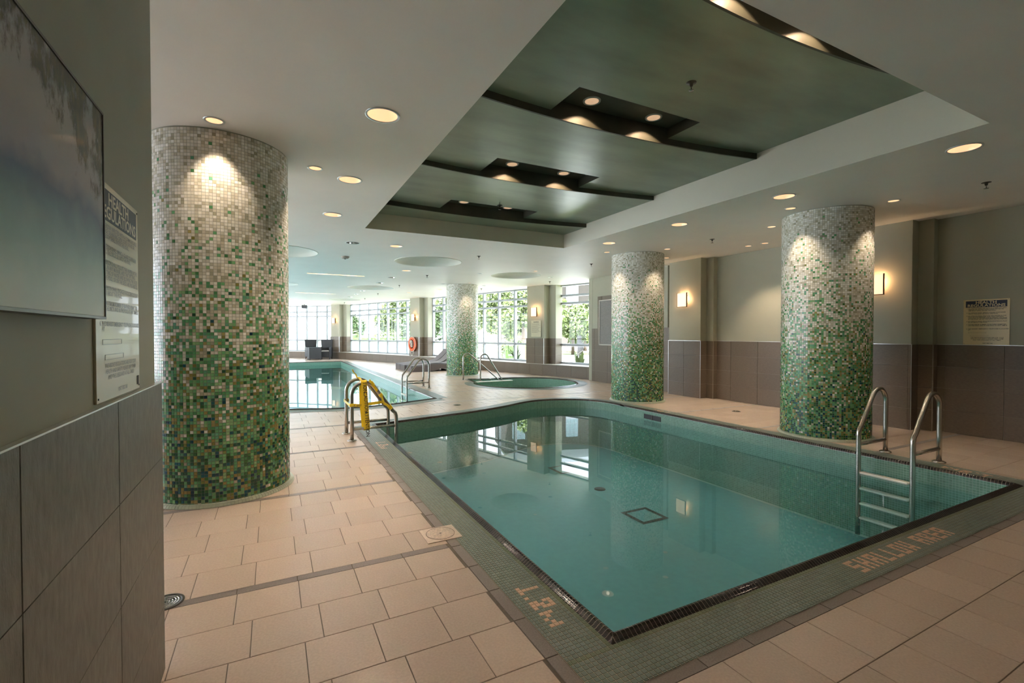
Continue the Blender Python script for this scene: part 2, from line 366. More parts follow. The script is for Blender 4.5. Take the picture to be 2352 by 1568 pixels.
def inset_sides(sides, d):
    """outline moved d into the pool, mitred at the corners"""
    segs = []
    n = len(sides)
    for i, s in enumerate(sides):
        straight = np.allclose(np.cross(s[-1]-s[0], s-s[0]), 0, atol=1e-4)
        q = s[[0, -1]] if straight else s[::4] if (len(s)-1) % 4 == 0 else np.vstack([s[:-1][::4], s[-1:]])
        segs.append(q-normals(q)*d)
    out = []
    for i in range(n):
        a, b = segs[i-1], segs[i]
        p, r = a[-2], a[-1]-a[-2]; q, s2 = b[0], b[1]-b[0]; cr = np.cross(r, s2)
        x = p+r*(np.cross(q-p, s2)/cr) if abs(cr) > 1e-3*np.linalg.norm(r)*np.linalg.norm(s2) else b[0]
        out.append(tuple(x)); out += [tuple(v) for v in b[1:-1]]
    return out

# facade line (window wall), s measured along it from the right end
FAC = np.array([[9.37, 11.55], [6.14, 22.19], [4.19, 27.39], [3.34, 28.79], [1.19, 30.79], [-2.21, 32.69], [-7.71, 33.69]])
FS = np.diff(FAC, axis=0); FL = np.hypot(*FS.T); FC = np.r_[0, np.cumsum(FL)]
def fac(s, d=0):
    i = int(np.clip(np.searchsorted(FC, s)-1, 0, len(FS)-1)); u = FS[i]/FL[i]; n = np.array([-u[1], u[0]])
    p = FAC[i]+u*(s-FC[i])+n*d; return Vector((p[0], p[1], 0)), Vector((u[0], u[1], 0)), Vector((n[0], n[1], 0))
def fac_poly(d):
    out = []
    for i in range(len(FAC)):
        us = [FS[j]/FL[j] for j in (i-1, i) if 0 <= j < len(FS)]; u = np.mean(us, 0); u /= np.linalg.norm(u); out.append(tuple(FAC[i]+np.array([-u[1], u[0]])*d))
    return out

# ================================================================== ROOM SHELL
plan_out = [(-7.9, -3.2), (9.7, -3.2), (9.7, 11.4)]+[tuple(p) for p in fac_poly(-.25)]+[(-7.9, 33.9)]
REC = (1.305, 5.01, 1.56, 7.55)              # recess in the ceiling: x0, x1, y0, y1
big_lit = [(.755, 3.6), (.755, 5.26), (.76, 6.9), (5.48, 1.87), (5.48, 3.51), (5.47, 5.12), (5.46, 6.755), (2.09, 8.82), (3.13, 12.09), (5.53, 16.6), (4.9, 18.5)]
big_off = [(1.314, 8.86), (3.13, 13.75), (3.13, 15.41), (3.1, 18.55), (3.12, 20.2), (3.1, 21.8), (.74, 24.0)]
small_lit = [(-.384, 4.285), (.396, 5.05), (6.074, 3.80), (6.86, 3.0), (6.85, 4.58), (6.025, 7.52), (6.85, 6.71), (7.63, 7.49), (7.96, 5.78), (7.98, 5.46), (5.70, 14.07), (6.17, 10.635)]
small_off = [(5.03, 14.72), (6.45, 14.62), (7.23, 11.59), (5.06, 11.755)]
domes = [(.10, 10.4, .75), (3.2, 10.4, .75), (6.15, 11.72, .70), (.02, 17.2, .78), (3.15, 17.15, .80), (3.15, 23.7, .72)]
slots = [(.86, 2.38, 13.78, 13.94), (.84, 2.37, 20.45, 20.61), (.75, 2.31, 25.22, 25.38)]
RB, RS = .112, .058
holes = [[(REC[0], REC[2]), (REC[1], REC[2]), (REC[1], REC[3]), (REC[0], REC[3])]]
holes += [circle(x, y, RB, 28) for x, y in big_lit+big_off]+[circle(x, y, RS, 20) for x, y in small_lit+small_off]
holes += [circle(x, y, r, 64) for x, y, r in domes]+[[(a, c), (b, c), (b, d), (a, d)] for a, b, c, d in slots]
ceiling = structure('ceiling')
link('ceiling_plane', fill2d('ceiling_plane', plan_out, holes, CE), M['ceil'], ceiling)
mb = MB(); mb.prism(plan_out, (0, 0, 4.2), (1, 0, 0), (0, 1, 0), (0, 0, 1), .3); mb.build('roof_slab', M['beige'], ceiling)
# recess side faces
mb = MB(); x0, x1, y0, y1 = REC; ZT = 3.75
for (p, q) in (((x0, y0), (x0, y1)), ((x0, y1), (x1, y1)), ((x1, y1), (x1, y0)), ((x1, y0), (x0, y0))):
    mb.add([(*p, CE), (*q, CE), (*q, ZT+.1), (*p, ZT+.1)], [(0, 1, 2, 3)])
mb.build('recess_fascia', M['olive'], ceiling)
mb = MB().box(((x0+x1)/2, (y0+y1)/2, ZT+.12), (x1-x0+.1, y1-y0+.1, .04)); mb.build('recess_lid', M['black'], ceiling)
# stepped metallic panels with curved lips: level, near lip base Y
def lipY(Y, x): return Y+.21-.045*(x-2.85)**2
lips = [(1.86, 3.490), (3.535, 3.426), (5.175, 3.368), (6.83, 3.303)]
lvl0 = 3.56
xs = np.linspace(x0, x1, 41)
def panel(name, zl, near, far, notch):
    """near/far: functions of x (or None = recess edge); notch (xa, xb, ya) cut out of the far part"""
    V = []; F = []
    ny = lambda x: near(x) if near else y0
    fy = lambda x: far(x) if far else y1
    mb = MB(); xa, xb, ya = notch if notch else (99, 99, 99)
    xx = sorted(set(list(xs)+([xa, xb] if notch else [])))
    for a, b in zip(xx[:-1], xx[1:]):
        inn = notch and a >= xa-1e-6 and b <= xb+1e-6
        Y0a, Y0b = ny(a), ny(b); Y1a, Y1b = (ya, ya) if inn else (fy(a), fy(b))
        mb.add([(a, Y0a, zl), (b, Y0b, zl), (b, Y1b, zl), (a, Y1a, zl)], [(0, 3, 2, 1)])
        mb.add([(a, Y0a, zl+.012), (b, Y0b, zl+.012), (b, Y1b, zl+.012), (a, Y1a, zl+.012)], [(0, 1, 2, 3)])
    return mb.build(name, M['ceil_metal'], ceiling)
levels = [lvl0]+[z for _, z in lips]; Ys = [Y for Y, _ in lips]
notches = [(2.30, 3.80, 1.57), (2.33, 3.78, 3.28), (2.325, 3.785, 4.88), (2.35, 3.82, 6.52)]
for i, zl in enumerate(levels):
    near = (lambda x, Y=Ys[i-1]: lipY(Y, x)) if i else None
    far = (lambda x, Y=Ys[i]: lipY(Y, x)) if i < 4 else None
    panel('ceiling_panel', zl, near, far, notches[i] if i < 4 else None)
for i, (Y, z) in enumerate(lips):
    mb = MB()
    for a, b in zip(xs[:-1], xs[1:]):
        ya, yb = lipY(Y, a), lipY(Y, b); top = ZT+.1
        mb.add([(a, ya, z-.002), (b, yb, z-.002), (b, yb, top), (a, ya, top), (a, ya+.02, z-.002), (b, yb+.02, z-.002), (b, yb+.02, top), (a, ya+.02, top)], [(0, 1, 2, 3), (4, 7, 6, 5), (0, 4, 5, 1)])
    mb.build('panel_lip', M['lip'], ceiling)
    xa, xb, yn = notches[i]; zl = levels[i]; zr = zl+.11
    mb = MB(); yf = lipY(Y, 2.85)+.02
    mb.add([(xa, yn, zl), (xb, yn, zl), (xb, yn, zr), (xa, yn, zr)], [(0, 3, 2, 1)])
    mb.add([(xa, yn, zl), (xa, yf, zl), (xa, yf, zr), (xa, yn, zr)], [(0, 1, 2, 3)]); mb.add([(xb, yn, zl), (xb, yf, zl), (xb, yf, zr), (xb, yn, zr)], [(0, 3, 2, 1)])
    mb.add([(xa, yn, zr), (xb, yn, zr), (xb, yf, zr), (xa, yf, zr)], [(0, 3, 2, 1)])
    mb.build('light_notch', M['lip'], ceiling)
# domes and slots
for (x, y, r) in domes:
    mb = MB(); mb.lathe([(r+.012, -.0), (r+.012, -.006), (r, -.006), (r-.02, .03), (r*.86, .075), (r*.6, .125), (r*.3, .15), (.02, .155)], (x, y, CE), 64); mb.build('ceiling_dome', M['dome'], ceiling)
for (a, b, c, d) in slots:
    mb = MB(); z1 = CE+.16
    mb.add([(a, c, CE), (b, c, CE), (b, d, CE), (a, d, CE), (a, c, z1), (b, c, z1), (b, d, z1), (a, d, z1)], [(0, 1, 5, 4), (1, 2, 6, 5), (2, 3, 7, 6), (3, 0, 4, 7), (4, 5, 6, 7)])
    mb.build('light_slot', M['dome'], ceiling)
# shallow plaster ripples in the far ceiling are only relief: left to the light

# floor slab with pool holes
floor = structure('floor')
link('screed', fill2d('screed', plan_out, [hole_pts(sh_sides), hole_pts(mn_sides), hole_pts(tub_sides)], -.004), M['grout'], floor)

def wall_quads(o, u, v, w0, w1, rows, cols):
    """tile quads on plane with origin o, horizontal u, vertical v; rows [(z0,z1)], cols [(a,b)]"""
    o, u, v = np.array(o, float), np.array(u, float), np.array(v, float)
    return [np.array([o+u*a+v*z0, o+u*b+v*z0, o+u*b+v*z1, o+u*a+v*z1]) for z0, z1 in rows for a, b in cols]
def tiles_as_parts(name, quads, m, parent, h=.006, inset=.0015, kind_rest=True):
    for i, q in enumerate(quads[:300]):
        c = q.mean(0); me = tile_mesh(name, (q-c)[None], h, inset, None, .0012); link(name, me, m, parent, tuple(c))
    if len(quads) > 300: link(name, tile_mesh(name, np.array(quads[300:]), h, inset, None, .0012), m, parent, kind='stuff')

def cuts(a, b, step, off=0):
    e = [a]; x = a+off
    while x < b-.02:
        if x > a+.02: e.append(x)
        x += step
    e.append(b); return list(zip(e[:-1], e[1:]))
ROW = .3115
rows4 = [(i*ROW, (i+1)*ROW) for i in range(4)]; ZW = 4*ROW
# ---- right wall (panels, pilasters), faces -X; u runs -Y so that quads face -X
wr = structure('wall_right')
def flat_wall(name, x, ya, yb, z0, z1, m, parent, thick=.3):
    return MB().box((x+thick/2, (ya+yb)/2, (z0+z1)/2), (thick, abs(yb-ya), z1-z0)).build(name, m, parent)
XW = 8.56
flat_wall('wall_panel', XW, -3.2, 8.30, 0, CE, M['paint'], wr, .6)
flat_wall('wall_panel', 8.50, 8.30, 11.27, 0, CE, M['paint'], wr, 1.1)
# return beside window
def tile_run(x, ya, yb, rows, step=.61, off=.3, parent=wr, m=None):
    q = wall_quads((x, max(ya, yb), 0), (0, -1, 0), (0, 0, 1), 0, 0, rows, cuts(0, abs(yb-ya), step, off)); tiles_as_parts('wall_tile', q, m or M['walltile'], parent)
def grout_back(x, ya, yb, z1, parent=wr): MB().box((x+.004, (ya+yb)/2, z1/2), (.008, abs(yb-ya), z1)).build('grout_bed', M['grout_wall'], parent)
def pilaster(ya, yb, label_parent):
    """front face X=8.26 between ya (near) and yb, with a shallower step each side"""
    MB().box((8.26+.15, (ya+yb)/2, CE/2), (.30, yb-ya, CE), .004).build('pilaster', M['paint'], wr)
    MB().box((8.445+.06, (ya+yb)/2, CE/2), (.13, yb-ya+.36, CE), .004).build('pilaster_step', M['paint'], wr)
    xf = 8.25
    grout_back(xf, ya, yb, ZW); tile_run(xf-.001, ya, yb, rows4, .45, .45)
    for yy, s in ((ya, -1), (yb, 1)):
        for (xa, xb, y) in ((8.25, 8.437, yy+s*.008), (8.437, 8.552, yy+s*.188)):
            MB().box(((xa+xb)/2, y-s*.004, ZW/2), (xb-xa, .008, ZW)).build('grout_bed', M['grout_wall'], wr)
            if s < 0: q = wall_quads((xa, y-.001, 0), (1, 0, 0), (0, 0, 1), 0, 0, rows4, [(0, xb-xa)])
            else: q = wall_quads((xb, y+.001, 0), (-1, 0, 0), (0, 0, 1), 0, 0, rows4, [(0, xb-xa)])
            tiles_as_parts('wall_tile', q, M['walltile'], wr)
        ym = (yy, yy+s*.18); grout_back(8.437, ym[0], ym[1], ZW); tile_run(8.436, ym[0], ym[1], rows4)
        MB().box((8.249, yy+s*.008, ZW/2), (.006, .006, ZW)).build('edge_strip', M['silver'], wr)
    MB().box((xf-.003, (ya+yb)/2, ZW+.003), (.016, yb-ya+.02, .006)).build('edge_strip', M['silver'], wr)
pilaster(7.12, 8.02, wr); pilaster(3.37, 4.30, wr)
for ya, yb in ((-3.0, 3.19), (4.48, 6.94)):
    grout_back(XW-.008, ya, yb, ZW); tile_run(XW-.009, ya, yb, rows4, .61, .35 if ya > 0 else .10)
    MB().box((XW-.008, (ya+yb)/2, ZW+.003), (.016, yb-ya, .006)).build('edge_strip', M['silver'], wr)
# far part: five rows, with tiled surround rising round the framed panel
rows5 = [(i*ROW, (i+1)*ROW) for i in range(5)]; Z5 = 5*ROW
grout_back(8.492, 8.20, 11.28, Z5); tile_run(8.491, 8.20, 11.28, rows5, .61, .12)
rows3 = [(Z5+i*ROW, Z5+(i+1)*ROW) for i in range(3)]
MB().box((8.496, 10.0, Z5+1.5*ROW), (.008, 2.02, 3*ROW)).build('grout_bed', M['grout_wall'], wr); tile_run(8.491, 8.99, 11.01, rows3, .61, .2)
# ---- left wall with painting (faces +X)
wl = structure('wall_left')
MB().box((-.42-.35, (-3.2+2.32)/2, CE/2), (.70, 5.52, CE), .004).build('wall_panel', M['paint_left'], wl)
LR = .3095; ZL = 1.2
rowsL = [(ZL-(i+1)*LR if i < 3 else 0, ZL-i*LR) for i in range(4)]
MB().box((-.416, (-3.2+2.375)/2, ZL/2), (.010, 5.575, ZL)).build('grout_bed', M['grout_wall'], wl)
q = wall_quads((-.4115, -2.2, 0), (0, 1, 0), (0, 0, 1), 0, 0, rowsL, cuts(0, 4.582, .61, .305)); tiles_as_parts('wall_tile', q, M['walltile_left'], wl, h=.0045, inset=.0011)
MB().box((-.77, 2.35, ZL/2), (.72, .056, ZL)).build('end_tile', M['walltile_left'], wl)
MB().box((-.4135, (-3.2+2.382)/2, ZL+.0015), (.019, 5.582, .004)).build('edge_strip', M['silver'], wl)
# ---- walls out of view that close the room
wf = structure('wall_front'); MB().box((1, -3.1, CE/2), (18, .2, CE)).build('wall_panel', M['paint'], wf)
ws = structure('wall_side'); MB().box((-7.8, 1.4, CE/2), (.2, 9.2, CE)).build('wall_panel', M['paint'], ws); MB().box((-7.8, 19.8, .2), (.2, 27.6, .4)).build('wall_panel', M['paint'], ws)
# closing the void above the ceiling, from outside
mb = MB(); pp = plan_out+[plan_out[0]]
for p, q in zip(pp[:-1], pp[1:]): mb.add([(*p, CE+.001), (*q, CE+.001), (*q, 4.25), (*p, 4.25)], [(0, 1, 2, 3)])
mb.build('roof_edge', M['beige'], ceiling)

# ================================================================== COLUMNS
WH = [lin(c) for c in ((236, 234, 226), (228, 225, 214), (218, 214, 200), (242, 240, 234), (208, 203, 186))]
TAN = [lin(c) for c in ((192, 186, 164), (178, 172, 148), (170, 166, 144), (200, 194, 174))]
GRN = [lin(c) for c in ((106, 168, 116), (88, 152, 104), (124, 178, 122), (98, 160, 128), (142, 182, 130), (80, 138, 88))]
OLV = [lin(c) for c in ((150, 140, 80), (134, 128, 70), (164, 152, 96), (124, 130, 70))]
DRK = [lin(c) for c in ((48, 96, 50), (36, 78, 54), (64, 112, 50), (42, 88, 70))]
BLU = [lin(c) for c in ((26, 76, 88), (34, 92, 100), (22, 58, 74))]
PAL = [WH, TAN, GRN, OLV, DRK, BLU]
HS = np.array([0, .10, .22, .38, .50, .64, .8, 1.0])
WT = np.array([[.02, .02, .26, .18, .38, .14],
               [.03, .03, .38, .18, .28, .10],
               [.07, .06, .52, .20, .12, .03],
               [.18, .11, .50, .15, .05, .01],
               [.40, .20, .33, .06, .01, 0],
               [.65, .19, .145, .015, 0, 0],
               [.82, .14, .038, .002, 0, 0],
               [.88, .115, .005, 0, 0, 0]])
CR = .535
def column_mosaic(seed):
    r = np.random.default_rng(seed); nt = int(2*PI*CR/TP); nr = int((CE-.02)/TP); dz = (CE-.02)/nr
    k = np.arange(nt); th0 = 2*PI*k/nt; th1 = 2*PI*(k+1)/nt; Q = np.zeros((nr, nt, 4, 3)); col = np.zeros((nr, nt, 3))
    for i in range(nr):
        za, zb = .012+i*dz, .012+(i+1)*dz
        for j, (t, z) in enumerate(((th0, za), (th1, za), (th1, zb), (th0, zb))):
            Q[i, :, j, 0] = CR*np.cos(t); Q[i, :, j, 1] = CR*np.sin(t); Q[i, :, j, 2] = z
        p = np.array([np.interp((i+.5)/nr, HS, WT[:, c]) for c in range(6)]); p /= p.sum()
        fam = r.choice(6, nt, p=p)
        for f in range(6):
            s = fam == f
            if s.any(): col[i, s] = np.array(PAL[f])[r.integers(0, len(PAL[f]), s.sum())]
        col[i] *= r.uniform(.90, 1.10, (nt, 1))
    return tile_mesh('mosaic', Q.reshape(-1, 4, 3), .0022, .0011, col.reshape(-1, 3), .0006)
cm = [column_mosaic(1), column_mosaic(2)]
core = MB().lathe([(CR, 0), (CR, CE)], n=132).mesh('core')
qs = []; cols = []
for k in range(132):
    a, b = 2*PI*k/132, 2*PI*(k+1)/132
    for (ra, za, rb, zb) in ((CR+.036, .002, CR+.026, .022), (CR+.026, .022, CR+.003, .030)):
        qs.append([(ra*math.cos(a), ra*math.sin(a), za), (ra*math.cos(b), ra*math.sin(b), za), (rb*math.cos(b), rb*math.sin(b), zb), (rb*math.cos(a), rb*math.sin(a), zb)]); cols.append(np.array(lin((176, 184, 164)))*rng.uniform(.92, 1.06))
basem = tile_mesh('base_trim', np.array(qs), .003, .0008, np.array(cols), .0006)
basebed = MB().lathe([(CR+.036, .0), (CR+.026, .022), (CR, .030)], n=132).mesh('base_bed')
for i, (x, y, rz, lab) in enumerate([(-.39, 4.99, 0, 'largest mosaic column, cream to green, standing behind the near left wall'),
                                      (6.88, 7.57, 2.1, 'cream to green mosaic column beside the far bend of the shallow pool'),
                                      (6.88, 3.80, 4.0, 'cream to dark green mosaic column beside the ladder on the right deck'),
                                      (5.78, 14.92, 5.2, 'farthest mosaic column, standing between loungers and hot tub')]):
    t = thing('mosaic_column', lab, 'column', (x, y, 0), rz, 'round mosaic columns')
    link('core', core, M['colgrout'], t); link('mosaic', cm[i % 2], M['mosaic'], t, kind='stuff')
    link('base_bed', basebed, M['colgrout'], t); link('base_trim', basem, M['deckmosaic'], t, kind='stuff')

# ================================================================== FLOOR TILES
tile_rect = []                                # (x0,x1,y0,y1)
band_rect = []
for k in range(-4, 20):
    Yb = 2.95+1.545*k
    for r in range(5):
        g = 5*k+r; ya = Yb+r*.297; yb = ya+.297; off = .124 if g % 2 else .205
        n0 = math.floor((-7.7-off)/.3)
        for j in range(n0, n0+62):
            tile_rect.append((off+j*.3, off+(j+1)*.3, ya, yb))
    for j in range(-27, 34): band_rect.append((.12+j*.3, .12+(j+1)*.3, Yb-.06, Yb))
outl = [(sh_out, loop_normals(sh_out)), (mn_out, loop_normals(mn_out)), (tub_out, loop_normals(tub_out))]
fac_n = []
def clip_half(poly, p, n):
    out = []
    for a, b in zip(poly, poly[1:]+poly[:1]):
        da, db = (a[0]-p[0])*n[0]+(a[1]-p[1])*n[1], (b[0]-p[0])*n[0]+(b[1]-p[1])*n[1]
        if da >= 0: out.append(a)
        if (da >= 0) != (db >= 0):
            t = da/(da-db); out.append((a[0]+t*(b[0]-a[0]), a[1]+t*(b[1]-a[1])))
    return out
bench_line = fac_poly(.62)
def floor_polys(rects, band=False):
    full, part = [], []
    R = np.array(rects); C = np.c_[(R[:, 0]+R[:, 1])/2, (R[:, 2]+R[:, 3])/2]
    for (xa, xb, ya, yb), c in zip(rects, C):
        if c[0] > 8.5 or c[1] > 33 or (c[0] < -.42 and c[1] < 2.3) or c[1] < -2.9: continue
        # beyond the bench?
        s = False
        for a, b in zip(bench_line[:-1], bench_line[1:]):
            if (b[0] < c[0] <= a[0]) and (c[1]-a[1])*(b[0]-a[0])-(c[0]-a[0])*(b[1]-a[1]) < 0: s = True
        if c[1] > 11.6 and c[0] > bench_line[0][0]: s = True
        if s: continue
        poly = [(xa, ya), (xb, ya), (xb, yb), (xa, yb)]; cl = False
        # straight borders of the near pool
        if 1.33 < c[1] < 7.3 and 1.038 < xb and xa < 6.375 and not (band and abs(c[1]-1.375) < .05):
            if c[0] < 1.5 and xa < 1.02: poly = clip_half(poly, (1.038, 0), (-1, 0)); cl = True
            elif xb > 6.40: poly = clip_half(poly, (6.376, 0), (1, 0)); cl = True
            else: continue
        if band and abs(c[1]-1.375) < .05 and False: continue
        drop = False
        for P, Nn in outl:
            d = P-c; i = int(np.argmin((d*d).sum(1))); sd = -(d[i]@Nn[i]); dist = math.sqrt((d[i]**2).sum())
            if dist > .5: 
                if sd < 0 and dist < 3 and False: pass
                # deep inside?
                continue
            if sd < -.02: drop = True; break
            if sd < .45: poly = clip_half(poly, P[i]+Nn[i]*.10, Nn[i]); cl = True
            if len(poly) < 3: drop = True; break
        if drop: continue
        # inside test for tiles far from any edge
        inside = False
        for P, _ in outl:
            q = P[::6]; x, y = c; j = len(q)-1
            for i in range(len(q)):
                if (q[i, 1] > y) != (q[j, 1] > y) and x < (q[j, 0]-q[i, 0])*(y-q[i, 1])/(q[j, 1]-q[i, 1])+q[i, 0]: inside = not inside
                j = i
            if inside: break
        if inside: continue
        full.append((poly, cl, float(np.hypot(*c))))
    return full
def in_view(c):
    a = math.radians(27.236); x, y = c[0]*math.cos(a)-c[1]*math.sin(a), c[0]*math.sin(a)+c[1]*math.cos(a)
    return y > .5 and abs(x)/y < 1.12 and not (c[0] < -.40 and c[1] < 2.4) and (1.4/y) < .80
def poly_tile(poly, h=.004, inset=.0022, bev=.0015):
    """bevelled slab for any convex polygon, local to its centre, top at z=0"""
    n = len(poly); c = np.mean(poly, 0); V = []
    for lev, ins in ((-h, inset), (-bev*.6, inset), (0, inset+bev)):
        for p in poly:
            d = np.array(p)-c; l = np.linalg.norm(d)+1e-9; q = d*(1-min(ins*1.35/l, .6)); V.append((q[0], q[1], lev))
    F = [tuple(range(2*n, 3*n))]+[(i, (i+1) % n, n+(i+1) % n, n+i) for i in range(n)]+[(n+i, n+(i+1) % n, 2*n+(i+1) % n, 2*n+i) for i in range(n)]
    return V, F, c
def lay(name, items, m, parent):
    items.sort(key=lambda t: t[2]); vis = [t for t in items if in_view(np.mean(t[0], 0))][:300]; ids = set(id(t) for t in vis); shared = {}
    rest = MB()
    for t in items:
        V, F, c = poly_tile(t[0])
        if id(t) in ids:
            key = None if t[1] else (round(t[0][1][0]-t[0][0][0], 3), round(t[0][2][1]-t[0][1][1], 3))
            if key is not None and key in shared: me = shared[key]
            else:
                me = bpy.data.meshes.new(name); me.from_pydata(V, [], F); me.update(); me.materials.append(m)
                if key is not None: shared[key] = me
            link(name, me, None, parent, (c[0], c[1], 0))
        else: rest.add([(v[0]+c[0], v[1]+c[1], v[2]) for v in V], F)
    if rest.v: rest.build(name, m, parent, kind='stuff')
lay('floor_tile', floor_polys(tile_rect), M['floortile'], floor)
bands = floor_polys(band_rect, True)
yv = [2.95+1.545*k+r*.297 for k in (-1, 0, 1, 2, 3) for r in range(5)]+[]
for a in np.arange(1.405, 7.3, .297): bands.append(([(1.041, a), (1.104, a), (1.104, a+.297), (1.041, a+.297)], True, float(np.hypot(1.07, a+.15))))
lay('border_tile', bands, M['band'], floor)

mb = MB(); pp = plan_out+[plan_out[0]]
for p, q in zip(pp[:-1], pp[1:]): mb.add([(*p, -1.9), (*q, -1.9), (*q, -.004), (*p, -.004)], [(0, 1, 2, 3)])
mb.build('underfloor_light_skirt', M['grout'], floor)  # unseen skirt added to keep skylight from leaking in under the floor
MB().prism(plan_out, (0, 0, -2.0), (1, 0, 0), (0, 1, 0), (0, 0, 1), .1).build('underfloor_light_block', M['grout'], floor)  # unseen slab added below the pools against the same light leak
# ---- mosaic deck borders
GL = {'1': ['010', '010', '010', '010', '111'], '.': ['0', '0', '0', '0', '1'], '2': ['111', '101', '011', '110', '111'], 'M': ['00000', '00000', '10001', '11011', '10101'],
      'S': ['111', '100', '111', '001', '111'], 'H': ['101', '101', '111', '101', '101'], 'A': ['111', '101', '111', '101', '101'], 'L': ['100', '100', '100', '100', '111'],
      'O': ['111', '101', '101', '101', '111'], 'W': ['101', '101', '101', '111', '101'], 'R': ['111', '101', '110', '111', '101'], 'E': ['111', '100', '111', '100', '111'], ' ': ['00']*5}
def word(t):
    rows = ['']*5
    for ch in t:
        for i in range(5): rows[i] += GL[ch][i]+'0'
    return rows
W12, WSH = word('1.2M'), word('SHALLOW AREA')
GT = [np.array(lin(c)) for c in ((114, 126, 117), (110, 122, 114), (117, 128, 120), (108, 119, 110))]
PEACH = np.array(lin((216, 176, 150)))
def dcol(n=1, base=None):
    k = rng.integers(0, 4, n); return (np.array(GT)[k] if base is None else np.tile(base, (n, 1)))*rng.uniform(.955, 1.045, (n, 1))
ZM = .0012
qs = []; cs = []
def cell(xa, xb, ya, yb, c): qs.append(((xa, ya, ZM), (xb, ya, ZM), (xb, yb, ZM), (xa, yb, ZM))); cs.append(c)
NR = 10
def letter(rows, r, c):
    return 0 <= r < 5 and 0 <= c < len(rows[0]) and rows[r][c] == '1'
# left strip (letters' tops towards the pool, reading towards the camera)
for i in range(NR):
    xb = XL-i*TP; xa = max(xb-TP, 1.106)
    for j in range(int((7.36-YN)/TP)):
        ya = YN+j*TP; c = dcol()[0]
        for ys in (2.225, 6.12):
            cc = int(math.floor((ys-ya)/TP)); 
            if letter(W12, i-2, cc): c = PEACH*rng.uniform(.94, 1.04)
        if i == 0: c = c*np.array((.9, .88, .62))  # reflection on the curved edge row put into its colour
        cell(xa, xb, ya, ya+TP, c)
# front strip
for i in range(NR):
    yb = YN-i*TP; ya = max(yb-TP, 1.404)
    for j in range(-NR, int((XR-XL)/TP)+NR):
        xa = XL+j*TP; c = dcol()[0]; cc = int(math.floor((xa-3.075)/TP+.5))
        if xa < 1.09: continue
        if letter(WSH, i-2, cc): c = PEACH*rng.uniform(.92, 1.04)
        if i == 0: c = c*np.array((.9, .88, .62))  # same olive reflection painted into the front edge row
        cell(max(xa, 1.106), xa+TP, ya, yb, c)
# right strip
for i in range(NR):
    xa = XR+i*TP
    for j in range(int((7.1-YN)/TP)):
        ya = YN+j*TP; c = dcol()[0]
        for ys in (1.89, 6.05):
            cc = int(math.floor((ya-ys)/TP+.5))
            if letter(W12, i-2, cc): c = PEACH*rng.uniform(.92, 1.04)
        cell(xa, xa+TP, ya, ya+TP, c)
def curve_cells(P, rows):
    n = normals(P)
    for i in range(rows):
        A = P+n*(i*TP); B = P+n*((i+1)*TP)
        for j in range(len(P)-1):
            qs.append(((*A[j], ZM), (*A[j+1], ZM), (*B[j+1], ZM), (*B[j], ZM))); cs.append(dcol()[0])
curve_cells(far_curve, NR); curve_cells(mn_sides[2], NR); curve_cells(near_curve[:260], NR); curve_cells(mn_sides[1][150:], NR); curve_cells(tub_sides[0], NR)
Q = np.array(qs); Cc = np.array(cs)
# counter-clockwise from above
nz = np.cross(Q[:, 1]-Q[:, 0], Q[:, 3]-Q[:, 0])[:, 2]; Q[nz < 0] = Q[nz < 0][:, ::-1]
cen = Q.mean(1); dist = np.hypot(cen[:, 0], cen[:, 1]); vis = np.array([in_view(c) for c in cen]); order = np.argsort(np.where(vis, dist, 99))
pick = order[:300]; restm = np.ones(len(Q), bool); restm[pick] = False
for k in pick:
    c = Q[k].mean(0); link('mosaic_tile', tile_mesh('mosaic_tile', (Q[k]-c)[None], .0022, .0015, Cc[k][None], .0006), M['deckmosaic'], floor, tuple(c))
link('mosaic_tile', tile_mesh('mosaic_tile', Q[restm], .0022, .0015, Cc[restm], .0006), M['deckmosaic'], floor, kind='stuff')
mb = MB()
for (xa, xb, ya, yb) in ((1.105, XL, 1.403, 7.36), (XL, XR, 1.403, YN), (XR, XR+NR*TP, 1.403, 7.1)): mb.add([(xa, ya, .0014), (xb, ya, .0014), (xb, yb, .0014), (xa, yb, .0014)], [(0, 1, 2, 3)])
for P in (far_curve, mn_sides[2][::20], near_curve[::5], mn_sides[1][::20], tub_sides[0][::4]):
    n = normals(P); A = P; B = P+n*(NR*TP+.004)
    for j in range(len(P)-1): mb.add([(*A[j], .0014), (*A[j+1], .0014), (*B[j+1], .0014), (*B[j], .0014)], [(0, 3, 2, 1)])
mb.build('mosaic_bed', M['deckgrout'], floor)

# ================================================================== POOLS
PROF = [(-.0015, -.004), (0, .0035), (.008, .0045), (.020, .014), (.034, .022), (.047, .020), (.056, .010), (.060, -.012)]
def prof_z(d): return float(np.interp(d, [p[0] for p in PROF], [p[1] for p in PROF]))
def coping(sides, closed_corner, joint=.0011, dz=0):
    """coping pieces (7x2 vertices) along each side, mitred at the corners"""
    out = []
    for s in sides:
        n = normals(s); L = len(s)-1; dl = np.linalg.norm(s[1]-s[0])
        for j in range(L):
            gap = joint/dl; a = s[j]*(1-gap)+s[j+1]*gap; b = s[j]*gap+s[j+1]*(1-gap); V = []
            ta, tb = (min(j, L-j)*dl, min(j+1, L-j-1)*dl) if closed_corner else (9, 9)
            for (d, z) in PROF:
                for p, nn, t in ((a, n[j], ta), (b, n[j+1], tb)):
                    dd = min(d, max(t+joint, -.002)); V.append((*(p-nn*dd), (z if dd == d else prof_z(dd)-.0006*(d-dd))+dz))
            out.append(V)
    return np.array(out)
cop_f = [(2*k, 2*k+1, 2*k+3, 2*k+2)[::-1] for k in range(7)]
WG = [np.array(lin(c)) for c in ((112, 150, 132), (116, 154, 136), (108, 146, 128), (120, 158, 140))]
